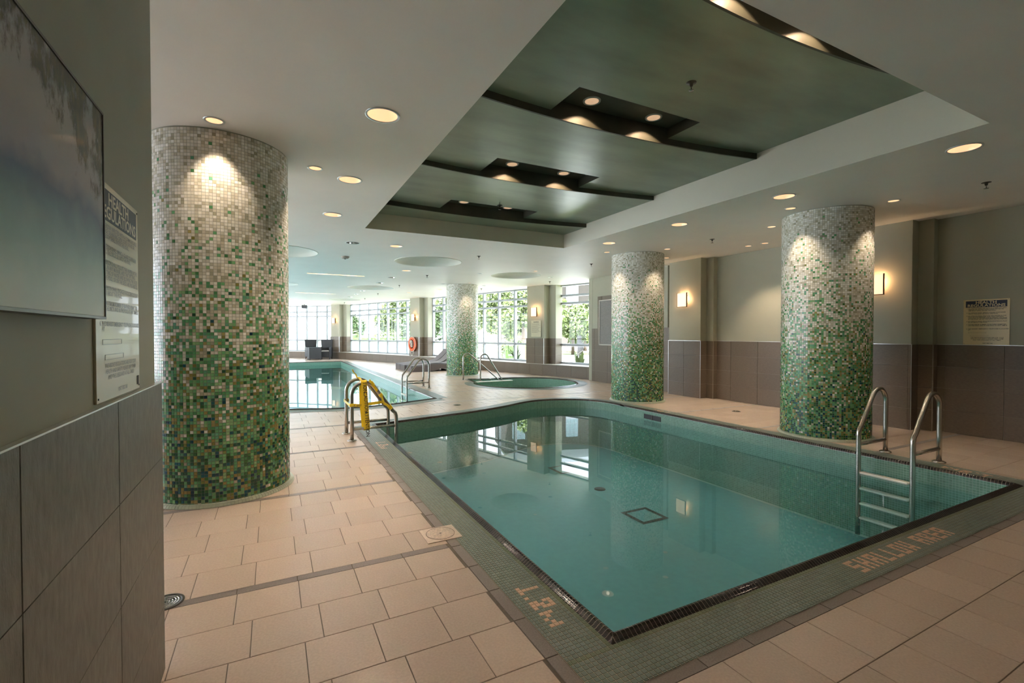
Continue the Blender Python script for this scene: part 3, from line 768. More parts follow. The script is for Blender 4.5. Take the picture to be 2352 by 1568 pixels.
def basin_mosaic(sides, z0, rows, d=.0605, pal=WG):
    qs = []; cs = []
    for s in sides:
        n = normals(s); A = s-n*d
        for r in range(rows):
            za, zb = z0-r*TP, z0-(r+1)*TP
            q = np.zeros((len(s)-1, 4, 3)); q[:, 0, :2] = A[1:]; q[:, 1, :2] = A[:-1]; q[:, 2, :2] = A[:-1]; q[:, 3, :2] = A[1:]
            q[:, 0, 2] = q[:, 1, 2] = zb; q[:, 2, 2] = q[:, 3, 2] = za
            # face the water
            c = np.cross(q[0, 1]-q[0, 0], q[0, 3]-q[0, 0]); 
            if c[:2] @ (-n[0]) < 0: q = q[:, [1, 0, 3, 2]]
            qs.append(q); cs.append(np.array(pal)[rng.integers(0, len(pal), len(q))]*rng.uniform(.96, 1.04, (len(q), 1)))
    return tile_mesh('mosaic_tile', np.vstack(qs), .0018, .0016, np.vstack(cs), .0006)
def basin(name, label, sides, zf, zwater, mfloor, mwall, mwater, tiled, cat='pool', corner=True, rows=20):
    t = thing(name, label, cat)
    pc = coping(sides, corner); cen = pc.mean(1); dist = np.hypot(cen[:, 0], cen[:, 1]); vis = np.array([in_view(c) for c in cen])
    order = np.argsort(np.where(vis, dist, 99)); pick = order[:300 if name == 'swimming_pool' and zf > -1.2 else 0]; rest = np.ones(len(pc), bool); rest[pick] = False
    for k in pick:
        c = pc[k].mean(0); me = np_mesh('coping_tile', pc[k]-c, cop_f); me.polygons.foreach_set('use_smooth', [True]*7); link('coping_tile', me, M['coping'], t, tuple(c))
    R = pc[rest]; F = (np.arange(len(R))*16)[:, None, None]+np.array(cop_f)[None]
    me = np_mesh('coping_tile', R.reshape(-1, 3), F.reshape(-1, 4)); me.polygons.foreach_set('use_smooth', [True]*len(me.polygons)); link('coping_tile', me, M['coping'], t, kind='stuff')
    R = coping(sides, corner, 0, -.0012); F = (np.arange(len(R))*16)[:, None, None]+np.array(cop_f)[None]
    link('coping_bed', np_mesh('coping_bed', R.reshape(-1, 3), F.reshape(-1, 4)), M['copgrout'], t)
    ins = inset_sides(sides, .0605); mb = MB(); n = len(ins)
    for a, b in zip(ins, ins[1:]+ins[:1]): mb.add([(*a, -.011), (*b, -.011), (*b, zf), (*a, zf)], [(0, 3, 2, 1)])
    mb.build('basin_wall', mwall, t)
    link('wall_mosaic', basin_mosaic(tiled, -.013, rows), M['mosaic'], t, kind='stuff')
    link('basin_floor', fill2d('basin_floor', ins, [], zf), mfloor, t)
    wt = inset_sides(sides, .0585); link('water_surface', fill2d('water_surface', wt, [], zwater), mwater, t)
    return t
shallow = basin('swimming_pool', 'shallow turquoise pool with black tile edge filling the foreground', sh_sides, -.95, -.165, M['basin'], M['wallgrout'], M['water'], [far_curve, sh_sides[2]], rows=36)
deep = basin('swimming_pool', 'long blue pool behind the near column, stretching towards the windows', mn_sides, -1.4, -.165, M['basin_deep'], M['wallgrout'], M['water_deep'], [mn_sides[1][100:], mn_sides[2]], rows=36)
tub = basin('hot_tub', 'round sunken hot tub with bubbling water by the far windows', tub_sides, -.75, -.30, M['tubbasin'], M['wallgrout'], M['water_tub'], tub_sides, 'hot tub', rows=24)
# fittings of the shallow pool
def floor_drain_sq(x, y, parent):
    mb = MB(); o, i, z = .215, .158, -.95
    for k in range(4):
        a = [(-o, -o), (o, -o), (o, o), (-o, o)]; b = [(-i, -i), (i, -i), (i, i), (-i, i)]; p, q = a[k], a[(k+1) % 4]; r, s2 = b[(k+1) % 4], b[k]
        mb.add([(x+p[0], y+p[1], z+.004), (x+q[0], y+q[1], z+.004), (x+r[0], y+r[1], z+.004), (x+s2[0], y+s2[1], z+.004)], [(0, 1, 2, 3)])
    f = mb.build('drain_border', M['black'], parent)
    mb = MB(); j = .05
    for k in range(4):
        a = [(-i, -i), (i, -i), (i, i), (-i, i)]; b = [(-j, -j), (j, -j), (j, j), (-j, j)]; p, q = a[k], a[(k+1) % 4]; r, s2 = b[(k+1) % 4], b[k]
        mb.add([(x+p[0], y+p[1], z+.005), (x+q[0], y+q[1], z+.005), (x+r[0], y+r[1], z+.05), (x+s2[0], y+s2[1], z+.05)], [(0, 1, 2, 3)])
    mb.add([(x-j, y-j, z+.05), (x+j, y-j, z+.05), (x+j, y+j, z+.05), (x-j, y+j, z+.05)], [(0, 1, 2, 3)])
    mb.build('drain_cover', M['basin'], f)
floor_drain_sq(4.27, 4.55, shallow); floor_drain_sq(4.50, 6.75, shallow)
MB().lathe([(.085, 0), (.08, .008), (.01, .009)], (4.40, 5.64, -.95), 28, cap1=True).build('floor_fitting', M['black'], shallow)
mb = MB(); mb.box((XR-.058, 6.28, -.105), (.02, .42, .085), .004); mb.build('skimmer_opening', M['black'], shallow)
mb = MB(); mb.box((XR-.072, 6.28, -.105), (.008, .03, .085)); mb.build('skimmer_bar', M['darkmetal'], shallow)
MB().box((3.17-.058, 20.6, -.15), (.02, .30, .07), .004).build('skimmer_opening', M['black'], deep)
# hot tub divider block with white top, foam
MB().box((5.86, 12.52, -.21), (1.15, .10, .40), .004).build('divider_wall', M['tubbasin'], tub)
MB().box((5.86, 12.52, -.002), (1.17, .13, .024), .008).build('divider_top', M['white'], tub)
qd = wall_quads((5.29, 12.469, 0), (1, 0, 0), (0, 0, 1), 0, 0, [(-.40+i*TP, -.40+(i+1)*TP) for i in range(15)], [(j*TP, (j+1)*TP) for j in range(45)])
link('divider_mosaic', tile_mesh('divider_mosaic', np.array(qd), .0018, .0012, np.array(WG)[rng.integers(0, 4, len(qd))]*1.25, .0006), M['mosaic'], tub, kind='stuff')
for k, (z, y) in enumerate(((-.28, 13.0), (-.5, 12.9))): MB().box((5.75+k*.35, 13.0, z-.3), (.5, .7, .5), .01).build('step', M['tubbasin'], tub)
mb = MB()
for k in range(90):
    a = rng.uniform(0, 2*PI); r = abs(rng.normal(0, .13)); s = rng.uniform(.012, .035)
    mb.lathe([(s, 0), (s*.9, s*.35), (s*.5, s*.6), (.002, s*.7)], (6.35+r*math.cos(a), 11.05+r*math.sin(a)*.8, -.302), 8)
mb.build('foam', M['foam'], tub, kind='stuff')

# ================================================================== WINDOW WALL
wb = structure('wall_back')
ZB = .385
# bench (ledge) under the windows
bl = fac_poly(.60); mb = MB()
for (a, b), (p, q) in zip(zip(bl[:-1], bl[1:]), zip(FAC[:-1], FAC[1:])):
    mb.add([(*a, 0), (*b, 0), (*b, ZB-.012), (*a, ZB-.012), (*p, 0), (*q, 0), (*q, ZB-.012), (*p, ZB-.012)], [(0, 3, 2, 1), (3, 7, 6, 2), (4, 5, 6, 7), (0, 4, 7, 3), (1, 2, 6, 5)])
bench = mb.build('bench', M['grout_wall'], wb)
bl2 = fac_poly(.612)
for (a, b), (p, q) in zip(zip(bl2[:-1], bl2[1:]), zip(FAC[:-1], FAC[1:])):
    mb = MB(); mb.add([(*a, ZB-.012), (*b, ZB-.012), (*q, ZB-.012), (*p, ZB-.012), (*a, ZB), (*b, ZB), (*q, ZB), (*p, ZB)], [(4, 7, 6, 5), (0, 1, 5, 4), (0, 3, 2, 1), (1, 2, 6, 5), (0, 4, 7, 3)]); mb.build('bench_top', M['sill'], bench)
pl = [np.array(p) for p in fac_poly(.601)]
for a, b in zip(pl[:4], pl[1:5]):
    L = np.linalg.norm(b-a); u = (b-a)/L; o = np.array([*b, 0]); uu = np.array([-u[0], -u[1], 0])
    for c0, c1 in cuts(0, L, .61, .3):
        q = np.array([o+uu*c1, o+uu*c0, o+uu*c0+np.array([0, 0, ZB-.014]), o+uu*c1+np.array([0, 0, ZB-.014])])
        nn = np.cross(q[1]-q[0], q[3]-q[0])
        if nn[:2] @ np.array([-u[1], u[0]]) < 0: q = q[[1, 0, 3, 2]]
        c = q.mean(0); link('wall_tile', tile_mesh('wall_tile', (q-c)[None], .006, .0015, None, .0012), M['walltile'], bench, tuple(c))
# piers
def pier(s0, s1, d=.60):
    p0, u, n = fac(s0); L = s1-s0
    def W(a, b, z=0): v = p0+u*a+n*b; return (v.x, v.y, z)
    body = MB().box(Vector(W(L/2, d/2-.02, (CE+ZB)/2)), (L-.016, d-.03, CE-ZB), .004, (u, n, (0, 0, 1))).build('pier', M['paint'], wb)
    MB().box(Vector(W(-.14, .15, (CE+ZB)/2)), (.30, .34, CE-ZB), .004, (u, n, (0, 0, 1))).build('pier_step', M['paint'], body)
    rws = [(ZB+i*.2885, ZB+(i+1)*.2885) for i in range(3)]; z1 = rws[-1][1]
    for (o, uu, ln) in ((W(0, d), u, L), (W(0, .32), n, d-.32), (W(-.29, .33), u, .29), (W(-.29, 0), n, .33)):
        o = np.array(o); uv = np.array(uu); nn = np.array(n) if uu is u else -np.array(u)
        MB().box(Vector(o+uv*ln/2-nn*.004+np.array([0, 0, (ZB+z1)/2])), (ln, .008, z1-ZB), 0, (uu, Vector(nn), (0, 0, 1))).build('grout_bed', M['grout_wall'], body)
        for r0, r1 in rws:
            for c0, c1 in cuts(0, ln, .45, .41):
                q = np.array([o+uv*c0+[0, 0, r0], o+uv*c1+[0, 0, r0], o+uv*c1+[0, 0, r1], o+uv*c0+[0, 0, r1]])+nn*.001
                if np.cross(q[1]-q[0], q[3]-q[0]) @ nn < 0: q = q[[1, 0, 3, 2]]
                c = q.mean(0); link('wall_tile', tile_mesh('wall_tile', (q-c)[None], .006, .0015, None, .0012), M['walltile'], body, tuple(c))
    v = W(-.002, d+.002, (ZB+z1)/2); MB().box(Vector(v), (.012, .012, z1-ZB), 0, (u, n, (0, 0, 1))).build('edge_strip', M['silver'], body)
    return body
PIERS = [(2.22, 3.04), (9.82, 10.64), (17.31, 18.06)]
for a, b in PIERS: pier(a, b)
MB().box((9.1, 11.36, CE/2), (1.2, .16, CE)).build('jamb_wall', M['paint'], wb)
qj = wall_quads((8.55, 11.279, 0), (1, 0, 0), (0, 0, 1), 0, 0, rows4, [(0, .4)])
# windows
wins = [('window_4', [.30, .72, 2.06], .05), ('window_3', [3.30, 4.19, 5.08, 5.97, 6.94, 7.93, 8.73, 9.55], .05), ('window_2', [10.85, 11.71, 12.55, 13.41, 14.29, 15.2, 16.18, 17.05], .05),
        ('window_1', [18.25, 18.92, 19.61, 20.32, 21.02, 21.75, 22.6, 23.45, 24.3, 25.2, 26.1, 27.0, 27.9, 28.8, 29.7, 30.6], .05)]
ZS = [ZB+.03, 1.03, 2.43, 2.69, CE-.02]
def fbar(a, b, sz, depth, name, parent, m=None):
    """bar from a to b with square-ish section"""
    a, b = Vector(a), Vector(b); d = b-a; L = d.length; x = d/L
    y = Vector((0, 0, 1)) if abs(x.z) < .5 else Vector((1, 0, 0)); zz = x.cross(y).normalized(); y = zz.cross(x)
    return MB().box((a+b)/2, (L, sz, depth), 0, (x, y, zz)).build(name, m or M['alu'], parent)
for name, ms, _ in wins:
    wn = structure(name)
    for i, s in enumerate(ms):
        p, u, n = fac(s); wd = .065 if i not in (0, len(ms)-1) else .10
        MB().box((p.x, p.y, (ZB+CE)/2), (wd, .13, CE-ZB), .004, (u, n, (0, 0, 1))).build('mullion', M['alu'], wn)
    for a, b in zip(ms[:-1], ms[1:]):
        pa, ua, na = fac(a); pb, ub, nb = fac(b); d = (pb-pa).normalized(); nn = Vector((-d.y, d.x, 0)); L = (pb-pa).length
        for z in ZS:
            MB().box(((pa.x+pb.x)/2, (pa.y+pb.y)/2, z), (L-.06, .11, .07 if z < 2.9 else .05), .004, (d, nn, (0, 0, 1))).build('transom', M['alu'], wn)
        for z0, z1 in zip(ZS[:-1], ZS[1:]):
            hz = M['glass_haze'] if (name == 'window_1' or (name == 'window_2' and z1 < 1.1)) else M['glass']
            MB().box(((pa.x+pb.x)/2, (pa.y+pb.y)/2, (z0+z1)/2), (L-.055, .008, z1-z0-.06), 0, (d, nn, (0, 0, 1))).build('pane', hz, wn)

# unseen side glazing, added to bring daylight onto the left ceiling
wn = structure('added_glazing'); ym = np.linspace(6.05, 33.5, 32)
for y in ym: MB().box((-7.8, y, (CE+.4)/2), (.13, .065, CE-.4)).build('mullion', M['alu'], wn)
for z in ZS: MB().box((-7.8, 19.8, z), (.11, 27.5, .07)).build('transom', M['alu'], wn)
for a, b in zip(ym[:-1], ym[1:]): MB().box((-7.8, (a+b)/2, (CE+.4)/2), (.008, b-a-.06, CE-.45)).build('pane', M['glass'], wn)

# ================================================================== LIGHT FITTINGS
def spot(x, y, z, power, angle, blend, color=WARM, r=.03, aim=None):
    li = bpy.data.lights.new('lamp', 'SPOT'); li.energy = power; li.spot_size = math.radians(angle); li.spot_blend = blend; li.color = color; li.shadow_soft_size = r
    o = bpy.data.objects.new('lamp', li); COL.objects.link(o); o.location = (x, y, z)
    if aim: o.rotation_euler = (Vector(aim)-Vector((x, y, z))).to_track_quat('-Z', 'Y').to_euler()
    return o
def can_mesh(R, H):
    ring = MB().lathe([(R+.016, -.001), (R+.015, -.006), (R+.002, -.007), (R-.003, -.002)], n=32).mesh('trim_ring')
    refl = MB().lathe([(R-.003, -.002), (R*.93, H*.35), (R*.80, H*.7), (R*.55, H)], n=32).mesh('reflector')
    top = MB().lathe([(R*.56, H-.001), (R*.3, H-.01), (.002, H-.014)], n=24).mesh('bulb')
    return ring, refl, top
cb, cs_ = can_mesh(RB, .13), can_mesh(RS, .07)
def downlight(x, y, big, lit, label, group=None, z=CE):
    t = thing('downlight', label, 'ceiling light', (x, y, z), 0, group); ring, refl, top = cb if big else cs_
    link('trim_ring', ring.copy() if False else ring, None, t).data.materials.append(M['canring']) if len(ring.materials) == 0 else link('trim_ring', ring, None, t)
    for nm, me, m in (('reflector', refl, M['cansil'] if lit else M['candark']), ('bulb', top, M['bulb'] if lit else M['bulboff'])):
        o = link(nm, me if len(me.materials) == 0 or me.materials[0] == m else me.copy(), None, t)
        if len(o.data.materials) == 0: o.data.materials.append(m)
        elif o.data.materials[0] != m: o.data.materials[0] = m
    return t
LB = ['large lit downlight in the left ceiling, nearest to the camera', 'lit downlight in the left ceiling, middle one of three beside the near column', 'lit downlight in the left ceiling, farthest of the three beside the near column',
      'large lit downlight at the upper right, nearest the camera on the right ceiling', 'lit downlight in front of the right column, between it and the ceiling recess', 'lit downlight on the right ceiling midway between the two right columns',
      'lit downlight on the right ceiling, farthest of the row beside the recess', 'lit downlight just beyond the far left corner of the ceiling recess', 'pinkish lit downlight just beyond the middle round ceiling dome',
      'lit downlight in the ceiling left of the farthest column', 'small bright downlight in the ceiling above the ring buoy pier']
for (x, y), lb in zip(big_lit, LB): downlight(x, y, True, True, lb); spot(x, y, CE-.012, P_BIG*(.2 if x > 5 and y < 3 else .35 if x > 5 and y < 7 else 1), 125, .75)
LO = ['unlit chrome downlight left of a lit one near the ceiling recess', 'unlit downlight second in the row beyond the middle dome', 'unlit downlight third in the row beyond the middle dome'] + ['tiny unlit downlight in the far ceiling row above the long pool']*3+['unlit downlight at the far left end of the ceiling beside the near column']
for i, ((x, y), lb) in enumerate(zip(big_off, LO)): downlight(x, y, True, False, lb, 'far unlit downlights' if 3 <= i < 6 else None)
LS = ['small lit downlight above the top of the near mosaic column', 'small lit downlight right of the near mosaic column top', 'small lit downlight left of the right column top', 'small lit downlight right of the right column top, near the wall',
      'small glaring downlight close behind the left edge of the right column', 'small lit downlight left of the middle column top', 'small lit downlight right of the middle column top', 'small lit downlight behind the middle column, near the pilaster',
      'left one of two small lit downlights by the right wall', 'right one of two small lit downlights by the right wall', 'small lit downlight above the farthest column', 'small pinkish downlight at the near side of the right ceiling dome']
for i, ((x, y), lb) in enumerate(zip(small_lit, LS)):
    downlight(x, y, False, True, lb); aim = None
    spot(x, y, CE-.012, P_SMALL*(1.5 if i in (8, 9) else 1), 84, .55, r=.02)
LO2 = ['small unlit downlight left of the farthest column top', 'small unlit downlight right of the farthest column top', 'small unlit downlight beyond the right ceiling dome', 'small unlit downlight left of the right ceiling dome']
for (x, y), lb in zip(small_off, LO2): downlight(x, y, False, False, lb)
# lights inside the recess notches and slots
NL = ['nearest step of the ceiling recess', 'second step of the ceiling recess', 'third step of the ceiling recess', 'farthest step of the ceiling recess']
for i, (Y, z) in enumerate(lips):
    zr = levels[i]+.108
    for x, sd in ((2.70, 'left'), (3.46, 'right')):
        yy = lipY(Y, x)-.145
        t = thing('downlight', '%s warm light in the dark notch of the %s' % (sd, NL[i]), 'ceiling light', (x, yy, zr))
        MB().lathe([(.085, 0), (.083, -.008), (.070, -.010), (.062, -.004)], n=28).build('trim_ring', M['canring'], t)
        MB().lathe([(.068, -.006), (.03, -.010), (.002, -.011)], n=24).build('bulb', M['cansil'], t)
        if i < 3: spot(x, yy, zr-.02, P_NOTCH, 126, .2, (1, .66, .40), r=.015)
for k, (a, b, c, d) in enumerate(slots):
    for x, sd in ((a+.38, 'left'), (b-.38, 'right')):
        t = thing('downlight', '%s light inside the %s narrow ceiling slot above the long pool' % (sd, ('nearest', 'middle', 'farthest')[k]), 'ceiling light', (x, (c+d)/2, CE+.158))
        MB().lathe([(.06, 0), (.06, -.012), (.002, -.014)], n=20).build('bulb', M['cansil'], t)
        li = bpy.data.lights.new('lamp', 'POINT'); li.energy = 3.5; li.color = (1, .66, .40); li.shadow_soft_size = .02
        lo = bpy.data.objects.new('lamp', li); COL.objects.link(lo); lo.location = (x, (c+d)/2+.03, CE+.11)
# sconces
def sconce(o, ex, en, label):
    """o: middle of the fitting on the wall; ex horizontal along wall; en outward"""
    t = thing('wall_sconce', label, 'wall light', tuple(o), 0, 'warm wall sconces'); ex, en = Vector(ex), Vector(en); ez = Vector((0, 0, 1)); ax = (ex, en, ez)
    MB().box(en*.008, (.13, .016, .22), .003, ax).build('back_plate', M['bronze'], t)
    f = MB()
    f.box(en*.085+ez*-.155, (.27, .022, .012), 0, ax)
    for s in (-1, 1): f.box(ex*(s*.134)+en*.082, (.010, .028, .32), 0, ax)
    for z in (-.09, .09): f.box(en*.045+ez*z, (.26, .008, .010), 0, ax); f.box(en*.045+ez*z, (.010, .074, .010), 0, ax)
    f.build('frame', M['bronze'], t)
    MB().box(en*.088, (.255, .008, .30), .002, ax).build('diffuser', M['shade'], t)
    MB().lathe([(.012, -.03), (.02, -.01), (.02, .02), (.004, .035)], tuple(en*.045), 12).build('bulb', M['bulb'], t)
    li = bpy.data.lights.new('lamp', 'POINT'); li.energy = P_SCONCE; li.color = (1, .62, .34); li.shadow_soft_size = .02
    lo = bpy.data.objects.new('lamp', li); COL.objects.link(lo); lo.location = Vector(o)+en*.045+ez*.04
sconce((8.26, 7.565, 2.16), (0, 1, 0), (-1, 0, 0), 'lit sconce on the right wall pilaster between the two right columns')
sconce((8.26, 3.82, 2.15), (0, 1, 0), (-1, 0, 0), 'lit sconce half hidden behind the right mosaic column')
for (a, b), lb in zip(PIERS, ('lit sconce above the cream caution sign on a pier', 'lit sconce above the orange ring buoy on a pier', 'lit sconce on the farthest pier, left of the long window')):
    p, u, n = fac(a+.40, .585); sconce((p.x, p.y, 2.15), u, n, lb)
# sprinklers
spr = MB().lathe([(.042, 0), (.040, -.004), (.016, -.007), (.012, -.03), (.008, -.034)], n=20, cap1=True).mesh('escutcheon')
sdf = MB().lathe([(.004, -.03), (.004, -.062), (.022, -.063), (.022, -.066), (.002, -.067)], n=16).mesh('deflector')
SP = [(6.94, 2.18, CE, 'sprinkler head on the right ceiling near the right wall top'), (6.84, 5.66, CE, 'sprinkler head on the ceiling between the two right columns'), (3.92, 9.15, CE, 'sprinkler head just beyond the far right corner of the recess'), (6.71, 8.95, CE, 'sprinkler head left of the middle column, beyond it'),
      (3.9, 12.8, CE, 'sprinkler head between the middle and right ceiling domes'), (3.86, 15.85, CE, 'sprinkler head right of the far round dome'), (3.87, 19.5, CE, None), (3.85, 22.4, CE, None), (3.4, 25.8, CE, None), (7.8, 12.55, CE, 'sprinkler head above the rightmost window pier'), (6.8, 15.65, CE, 'sprinkler head right of the farthest column'),
      (3.12, 6.47, 3.368, 'sprinkler head on the third dark recess panel'), (3.12, 2.80, 3.490, 'large nearby sprinkler head on the first dark recess panel')]
for x, y, z, lb in SP:
    t = thing('sprinkler_head', lb or 'tiny sprinkler head in the far ceiling', 'sprinkler', (x, y, z), 0, None if lb else 'far ceiling sprinklers')
    link('escutcheon', spr, M['darkmetal'], t); link('deflector', sdf, M['steel'], t)
t = thing('smoke_detector', 'round brownish detector on the far ceiling left of the dome', 'detector', (1.40, 10.49, CE)); MB().lathe([(.085, 0), (.085, -.02), (.06, -.045), (.002, -.05)], n=28).build('body', mat('taupe plastic', (.33, .28, .23), .5), t); MB().lathe([(.02, -.048), (.018, -.06), (.002, -.061)], n=14).build('sensor', M['darkmetal'], t)
t = thing('speaker_box', 'small grey box hanging under the far ceiling by the left windows', 'speaker', (1.62, 28.4, CE-.14)); MB().box((0, 0, 0), (.28, .16, .18), .01).build('case', M['soil'], t); MB().tube([(0, 0, .08), (0, 0, .14)], .015, 8).build('bracket', M['darkmetal'], t)

# ================================================================== LADDERS
def arc_pts(c, r, a0, a1, n, ex=(1, 0), ez=(0, 1)):
    return [(c[0]+r*math.cos(a), c[1]+r*math.sin(a)) for a in np.linspace(a0, a1, n)]
def rail_path():
    """profile in (x towards the pool, z); foot at x=0"""
    r = .16; cx, cz = r, .60
    sl = Vector((.575-.30, .31-.70)); sl.normalize()
    # arc from vertical up to the slope tangent
    a_end = math.atan2(sl.x, -sl.y)
    pts = [(0, 0), (0, .3)]+[(cx+r*math.cos(a), cz+r*math.sin(a)) for a in np.linspace(PI, PI/2-(PI/2-a_end)*1.0, 16)]
    ex, ez = pts[-1]
    bx, bz = .575, .30
    pts += [(ex+(bx-ex)*t, ez+(bz-ez)*t) for t in (.3, .6, .85)]
    pts += [(bx-.012, bz+.03), (bx, bz-.01), (bx+.002, bz-.06), (bx+.002, -.2), (bx+.002, -.86)]
    return pts
RP = rail_path()
def make_ladder(label, loc, rz, w=.50):
    t = thing('pool_ladder', label, 'pool ladder', loc, rz, 'stainless pool ladders')
    for s in (-1, 1):
        y = s*w/2
        o = MB().tube([(x, y, z) for x, z in RP], .0245, 14).build('rail', M['steel'], t)
        MB().lathe([(.060, .0045), (.060, .012), (.045, .020), (.026, .022)], (0, y, 0), 24).build('flange', M['steel'], o)
        MB().tube([(0, y, .155), (.577, y, .155)], .019, 12).build('crossbar', M['steel'], o)
    for z in (-.155, -.33, -.50, -.66): MB().box((.578, 0, z), (.075, w-.05, .026), .008).build('step', M['white'], t)
    return t
lad1 = make_ladder('stainless ladder with white treads at the right end of the shallow pool', (6.45, 2.62, 0), PI)
def dup_ladder(lab, loc, rz):
    c = copy_tree(lad1); c['label'] = lab; c.location = loc; c.rotation_euler = (0, 0, rz); return c
dup_ladder('stainless ladder wrapped in yellow tape at the left of the shallow pool', (.92, 6.605, 0), 0)
dup_ladder('stainless ladder at the right side of the long pool, near the loungers', (3.585, 11.87, 0), PI)
# grab rails of the tub
t = thing('grab_rail', 'left stainless grab rail sloping into the hot tub', 'handrail', (5.152, 13.24, 0))
def tub_rail(t, tx, tz, ex, ez, ey=0):
    r = .13; pts = [(0, 0, 0), (0, 0, .35)]
    sl = math.atan2(ex-2*r, (tz-ez))
    pts += [(r+r*math.cos(a), 0, tz-r+r*math.sin(a)) for a in np.linspace(PI, PI/2-.75, 12)]
    l = pts[-1]; pts += [(l[0]+(ex-l[0])*k, ey*k, l[2]+(ez-l[2])*k) for k in (.25, .5, .75, 1)]
    MB().tube(pts, .021, 12).build('rail', M['steel'], t); MB().lathe([(.05, .004), (.05, .012), (.022, .018)], (0, 0, 0), 20).build('flange', M['steel'], t)
tub_rail(t, .17, .81, 1.30, -.16, -.1)
t = thing('grab_rail', 'right stainless grab rail sloping into the hot tub', 'handrail', (5.47, 12.66, 0)); tub_rail(t, .15, .80, .80, -.10, .02)

# caution tape on the left ladder
tape = thing('caution_tape', 'yellow caution tape wound round the left pool ladder', 'caution tape', (.92, 6.355, 0))
def ribbon(pts, wdir, wd, name, m=None, parent=tape, th=.0008):
    mb = MB(); W = Vector(wdir).normalized()*wd/2; pts = [Vector(p) for p in pts]
    V = []; 
    for i, p in enumerate(pts):
        d = (pts[min(i+1, len(pts)-1)]-pts[max(i-1, 0)]).normalized(); n = d.cross(W.normalized()).normalized()*th
        V += [p-W-n, p+W-n, p+W+n, p-W+n]
    F = []
    for i in range(len(pts)-1):
        a = i*4; b = a+4
        for k in range(4): F.append((a+k, a+(k+1) % 4, b+(k+1) % 4, b+k))
    mb.add(V, F); return mb.build(name, m or M['tape'], parent)
xs0, xs1 = .165, .205
top_z = .79
f1 = ribbon([(.150, .027, .775), (.150, -.003, .792), (.150, -.030, .772), (.158, -.034, .60), (.170, -.036, .40), (.182, -.034, .20), (.186, -.030, .150), (.186, -.004, .128), (.186, .02, .14)], (1, 0, 0), .076, 'hanging_strip')
f2 = ribbon([(.118, .03, .775), (.118, .040, .62), (.128, .052, .42), (.142, .05, .25), (.148, .03, .145)], (1, .15, 0), .034, 'hanging_strip')
for body, x, z, y in (('CAUTION', .160, .635, -.0375), ('ATTENTION', .172, .385, -.0395), ('TION', .150, .77, -.0375)):
    me = text_mesh(body, .066, frame((x-.016, y, z), (.06, 0, -1), (1, 0, .06)), sx=.92, bold=.001); link('lettering', me, M['print'], tape)
ribbon([(-.027, .03, .47), (-.029, -.02, .47), (.0, -.031, .475), (.10, -.040, .465), (.20, -.034, .475), (.33, -.028, .485), (.40, .0, .49)], (0, 0, 1), .04, 'cross_strip')
link('lettering', text_mesh('ENT', .034, frame((.055, -.044, .452), (1, 0, .03), (0, 0, 1)), sx=1), M['print'], tape)
link('lettering', text_mesh('A', .034, frame((.015, -.036, .455), (1, 0, .03), (0, 0, 1)), sx=1), M['print'], tape)
ribbon([(-.027, .48, .47), (-.03, .53, .47), (.0, .532, .465), (.028, .50, .475), (.028, .46, .47)], (0, 0, 1), .04, 'wrap')
ribbon([(-.027, .46, .47), (-.028, .03, .47)], (0, 0, 1), .035, 'cross_strip')
# wraps round the sloping rail
sx0, sz0 = RP[17]; sx1, sz1 = .575, .30
def wrap(tt, wd=.05):
    c = Vector((sx0+(sx1-sx0)*tt, 0, sz0+(sz1-sz0)*tt)); d = Vector((sx1-sx0, 0, sz1-sz0)).normalized(); e1 = Vector((0, 1, 0)); e2 = d.cross(e1)
    ribbon([c+e1*(math.cos(a)*.0262)+e2*(math.sin(a)*.0262) for a in np.linspace(0, 2*PI, 17)], d, wd, 'wrap')
wrap(-.12, .06); wrap(.28, .045); wrap(.72, .055)
def spt(tt, dy, dz): return (sx0+(sx1-sx0)*tt, dy, sz0+(sz1-sz0)*tt+dz)
ribbon([(.22, -.02, .79), spt(.1, -.03, -.01), spt(.2, .03, .02), spt(.28, -.028, .0)], (.4, 0, .8), .035, 'spiral_strip')
ribbon([spt(.3, -.028, .0), spt(.42, -.026, -.06), spt(.55, -.03, -.03), spt(.72, -.028, .0)], (.5, 0, .8), .03, 'spiral_strip')
ribbon([(.15, .50, .77), (.13, .50, .83), (.10, .51, .86), (.085, .505, .90)], (1, .4, 0), .02, 'knot_tail')
ribbon([(.15, .53, .76), (.16, .50, .79), (.18, .46, .77), (.16, .20, .76), (.15, .03, .785)], (1, 0, .2), .03, 'spiral_strip')

# ================================================================== DRAINS, COVERS
def grate(name, label, x, y, r, z=.0008):
    t = thing(name, label, 'floor drain', (x, y, z)); MB().lathe([(r, 0), (r, .004), (r*.84, .0055), (r*.82, .001)], n=36).build('rim', M['darkmetal'], t)
    MB().lathe([(r*.83, .0012), (.001, .0012)], n=36).build('pit', M['black'], t)
    g = MB()
    for k in (.25, .42, .58, .72):
        g.lathe([(r*k-.004, .002), (r*k-.004, .0045), (r*k+.004, .0045), (r*k+.004, .002)], n=28)
    for a in range(4): g.box((0, 0, .0035), (r*1.6, .007, .002), 0, ((math.cos(a*PI/4), math.sin(a*PI/4), 0), (-math.sin(a*PI/4), math.cos(a*PI/4), 0), (0, 0, 1)))
    g.build('grate', M['steel'], t); return t
grate('floor_drain', 'round slotted floor drain beside the end of the left wall', -.505, 2.965, .085)
grate('floor_drain', 'small dark floor drain between the two pools', 3.24, 8.66, .075)
grate('floor_drain', 'dark oval drain on the right deck between the columns', 7.45, 5.62, .075)
grate('floor_drain', 'faint floor drain beyond the hot tub near the bench', 8.0, 11.35, .07)
t = thing('skimmer_lid', 'square cream lid with a round cover set in the deck beside the dark border', 'deck lid', (1.037, 3.108, .003))
